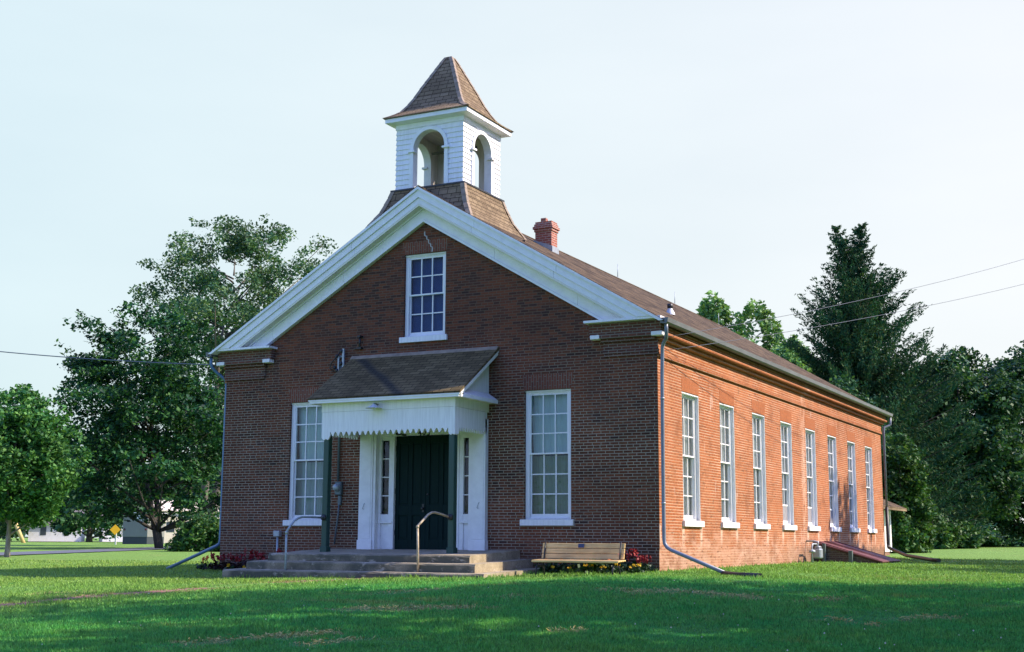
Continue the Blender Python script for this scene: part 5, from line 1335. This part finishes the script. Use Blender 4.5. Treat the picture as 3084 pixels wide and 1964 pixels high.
# ------------------------------------------------------------------ far left: houses, trailer, sign
MT['house_white'] = paint_mat('house_white', (.70,.72,.74)); MT['house_cream'] = paint_mat('house_cream', (.72,.62,.47)); MT['house_roof'] = plain_mat('house_roof', (.16,.15,.15), .9); MT['win_dark'] = plain_mat('dark_window', (.03,.04,.05), .2)
def house(name, x, y, wd, dp, hw, hr, rot, wall, label, wins, roof='house_roof'):
    z0 = gz(x, y); t = thing(name, (x, y, z0), label, 'house')
    def put(nm, m, mat, par):
        c, s_ = math.cos(R(rot)), math.sin(R(rot)); m.v = [(x + c*q[0] - s_*q[1], y + s_*q[0] + c*q[1], z0 + q[2]) for q in m.v]
        return obj(nm, m, MT[mat], par)
    m = MB(); m.box(-wd/2, wd/2, 0, dp, -.5, hw); m.prism([(0.0, hw), (dp, hw), (dp/2, hw + hr - .05)], 'x', -wd/2, wd/2); put('wall', m, wall, t)
    m = MB(); m.prism([(-.25, hw - .06), (dp/2, hw + hr), (dp + .25, hw - .06), (dp + .25, hw + .02), (dp/2, hw + hr + .1), (-.25, hw + .02)], 'x', -wd/2 - .25, wd/2 + .25); put('roof', m, roof, t)
    for (wx, wz, ww, wh, side) in wins:
        m = MB()
        if side: m.box(wd/2 - .05, wd/2 + .03, wx - ww/2, wx + ww/2, wz, wz + wh)
        else: m.box(wx - ww/2, wx + ww/2, -.03, .05, wz, wz + wh)
        f = put('window', m, 'win_dark', t)
    return t
house('far_house', -90.5, 82.0, 5.4, 4.5, 1.9, 1.5, 40, 'house_white', 'white house across the road seen under the young maple', [(-1.2,.7,.6,.9,0), (1.2,.7,.6,.9,0)])
house('far_house', -85.0, 86.0, 3.6, 6, 2.2, 1.6, 48, 'house_white', 'white house with two dark windows left of the yellow sign', [(-.2,.8,.42,.95,0), (.85,.8,.42,.95,0), (2,.8,.5,.9,1)])
house('cream_building', -61.5, 72.0, 8.4, 5, 2.9, .9, 50, 'house_cream', 'long sunlit cream building behind the maple trunk', [(-3.0,1.0,.7,.9,0), (-.4,0.1,.8,1.9,0)], 'house_cream')
# trailer seen from behind
tx, ty = -53.5, 54.6; tz = gz(tx, ty)
tr_ = thing('cargo_trailer', (tx, ty, tz), 'pale grey box trailer with dark skirt parked by the road', 'trailer')
MT['trailer_grey'] = paint_mat('trailer_grey', (.20,.205,.19)); MT['trailer_side'] = paint_mat('trailer_side', (.62,.55,.48)); MT['trailer_dark'] = plain_mat('trailer_dark', (.03,.04,.05), .6); MT['tail_red'] = plain_mat('tail_lamp', (.10,.02,.03), .4)
def tput(nm, m, mat, par):
    c, s_ = math.cos(R(20)), math.sin(R(20)); m.v = [(tx + c*q[0] - s_*q[1], ty + s_*q[0] + c*q[1], tz + q[2]) for q in m.v]; return obj(nm, m, MT[mat], par, bevel=.02)
m = MB(); m.box(-1.0, 1.0, 0, 3.4, .55, 2.35); tput('body', m, 'trailer_grey', tr_)
m = MB(); m.box(-.98, .98, .02, 3.38, .0, .55); tput('skirt', m, 'trailer_dark', tr_)
m = MB(); m.box(-1.1, 1.1, -.12, 3.5, 2.35, 2.43); tput('roof', m, 'house_white', tr_)
m = MB(); m.box(.05, .48, -.04, .0, 1.75, 2.2); tput('white_panel', m, 'house_white', tr_)
for x in (-.85, .85): m = MB(); m.lathe([(.0,-.03),(.08,-.02),(.08,.02),(.0,.03)], (0,0,0), 10); m.v = [(x + q[0], -.03 + q[2], 1.12 + q[1]) for q in m.v]; tput('tail_lamp', m, 'tail_red', tr_)
sx, sy = -51.2, 50.1; sz = gz(sx, sy); sg = thing('road_sign', (sx, sy, sz), 'yellow diamond road sign on a pale post', 'sign')
MT['sign_yellow'] = plain_mat('sign_yellow', (.75,.42,.01), .5, 0, .05); MT['post_pale'] = plain_mat('pale_post', (.55,.55,.5), .7)
w = MB(); w.box(-.06, .06, -.03, .03, -.3, 1.3); w.v = [(sx + q[0], sy + .1 + q[1], sz + q[2]) for q in w.v]; obj('post', w, MT['post_pale'], sg)
w = MB(); w.prism([(0, .70), (.38, 1.08), (0, 1.46), (-.38, 1.08)], 'y', -.02, .02); c, s_ = math.cos(R(40)), math.sin(R(40)); w.v = [(sx + c*q[0] - s_*q[1], sy + s_*q[0] + c*q[1], sz + q[2]) for q in w.v]; obj('panel', w, MT['sign_yellow'], sg)
gx, gy = -68.4, 57.6; gzz = gz(gx, gy); MT['yellow_guard'] = plain_mat('faded_yellow', (.55,.42,.16), .7)
w = MB(); w.tube([(gx, gy, gzz - .2), (gx - .75, gy - .6, gzz + 1.9)], .16, 8); tag(obj('leaning_post', w, MT['yellow_guard']), 'leaning faded yellow post beyond the young maple trunk', 'post')

# ------------------------------------------------------------------ wires
MT['wire'] = plain_mat('wire_sheath', (.07,.09,.13), .6)
def wire(a, b_, sag, r_, label, n=30):
    a, b_ = Vector(a), Vector(b_); w = MB()
    w.tube([a.lerp(b_, i / n) - Vector((0, 0, sag * 4 * (i / n) * (1 - i / n))) for i in range(n + 1)], r_, 6)
    tag(obj('overhead_wire', w, MT['wire']), label, 'wire')
wire((-.10, -.1, 4.28), (-21.5, 1.3, 7.55), .35, .013, 'overhead wire running left from the eaves across the maple')
wire((10.1, -.05, 4.22), (20.6, 27.8, 12.9), .55, .0055, 'upper of the two wires crossing in front of the spruce')
wire((10.06, .10, 4.0), (20.4, 28.0, 11.6), .45, .0055, 'lower of the two wires crossing in front of the spruce')
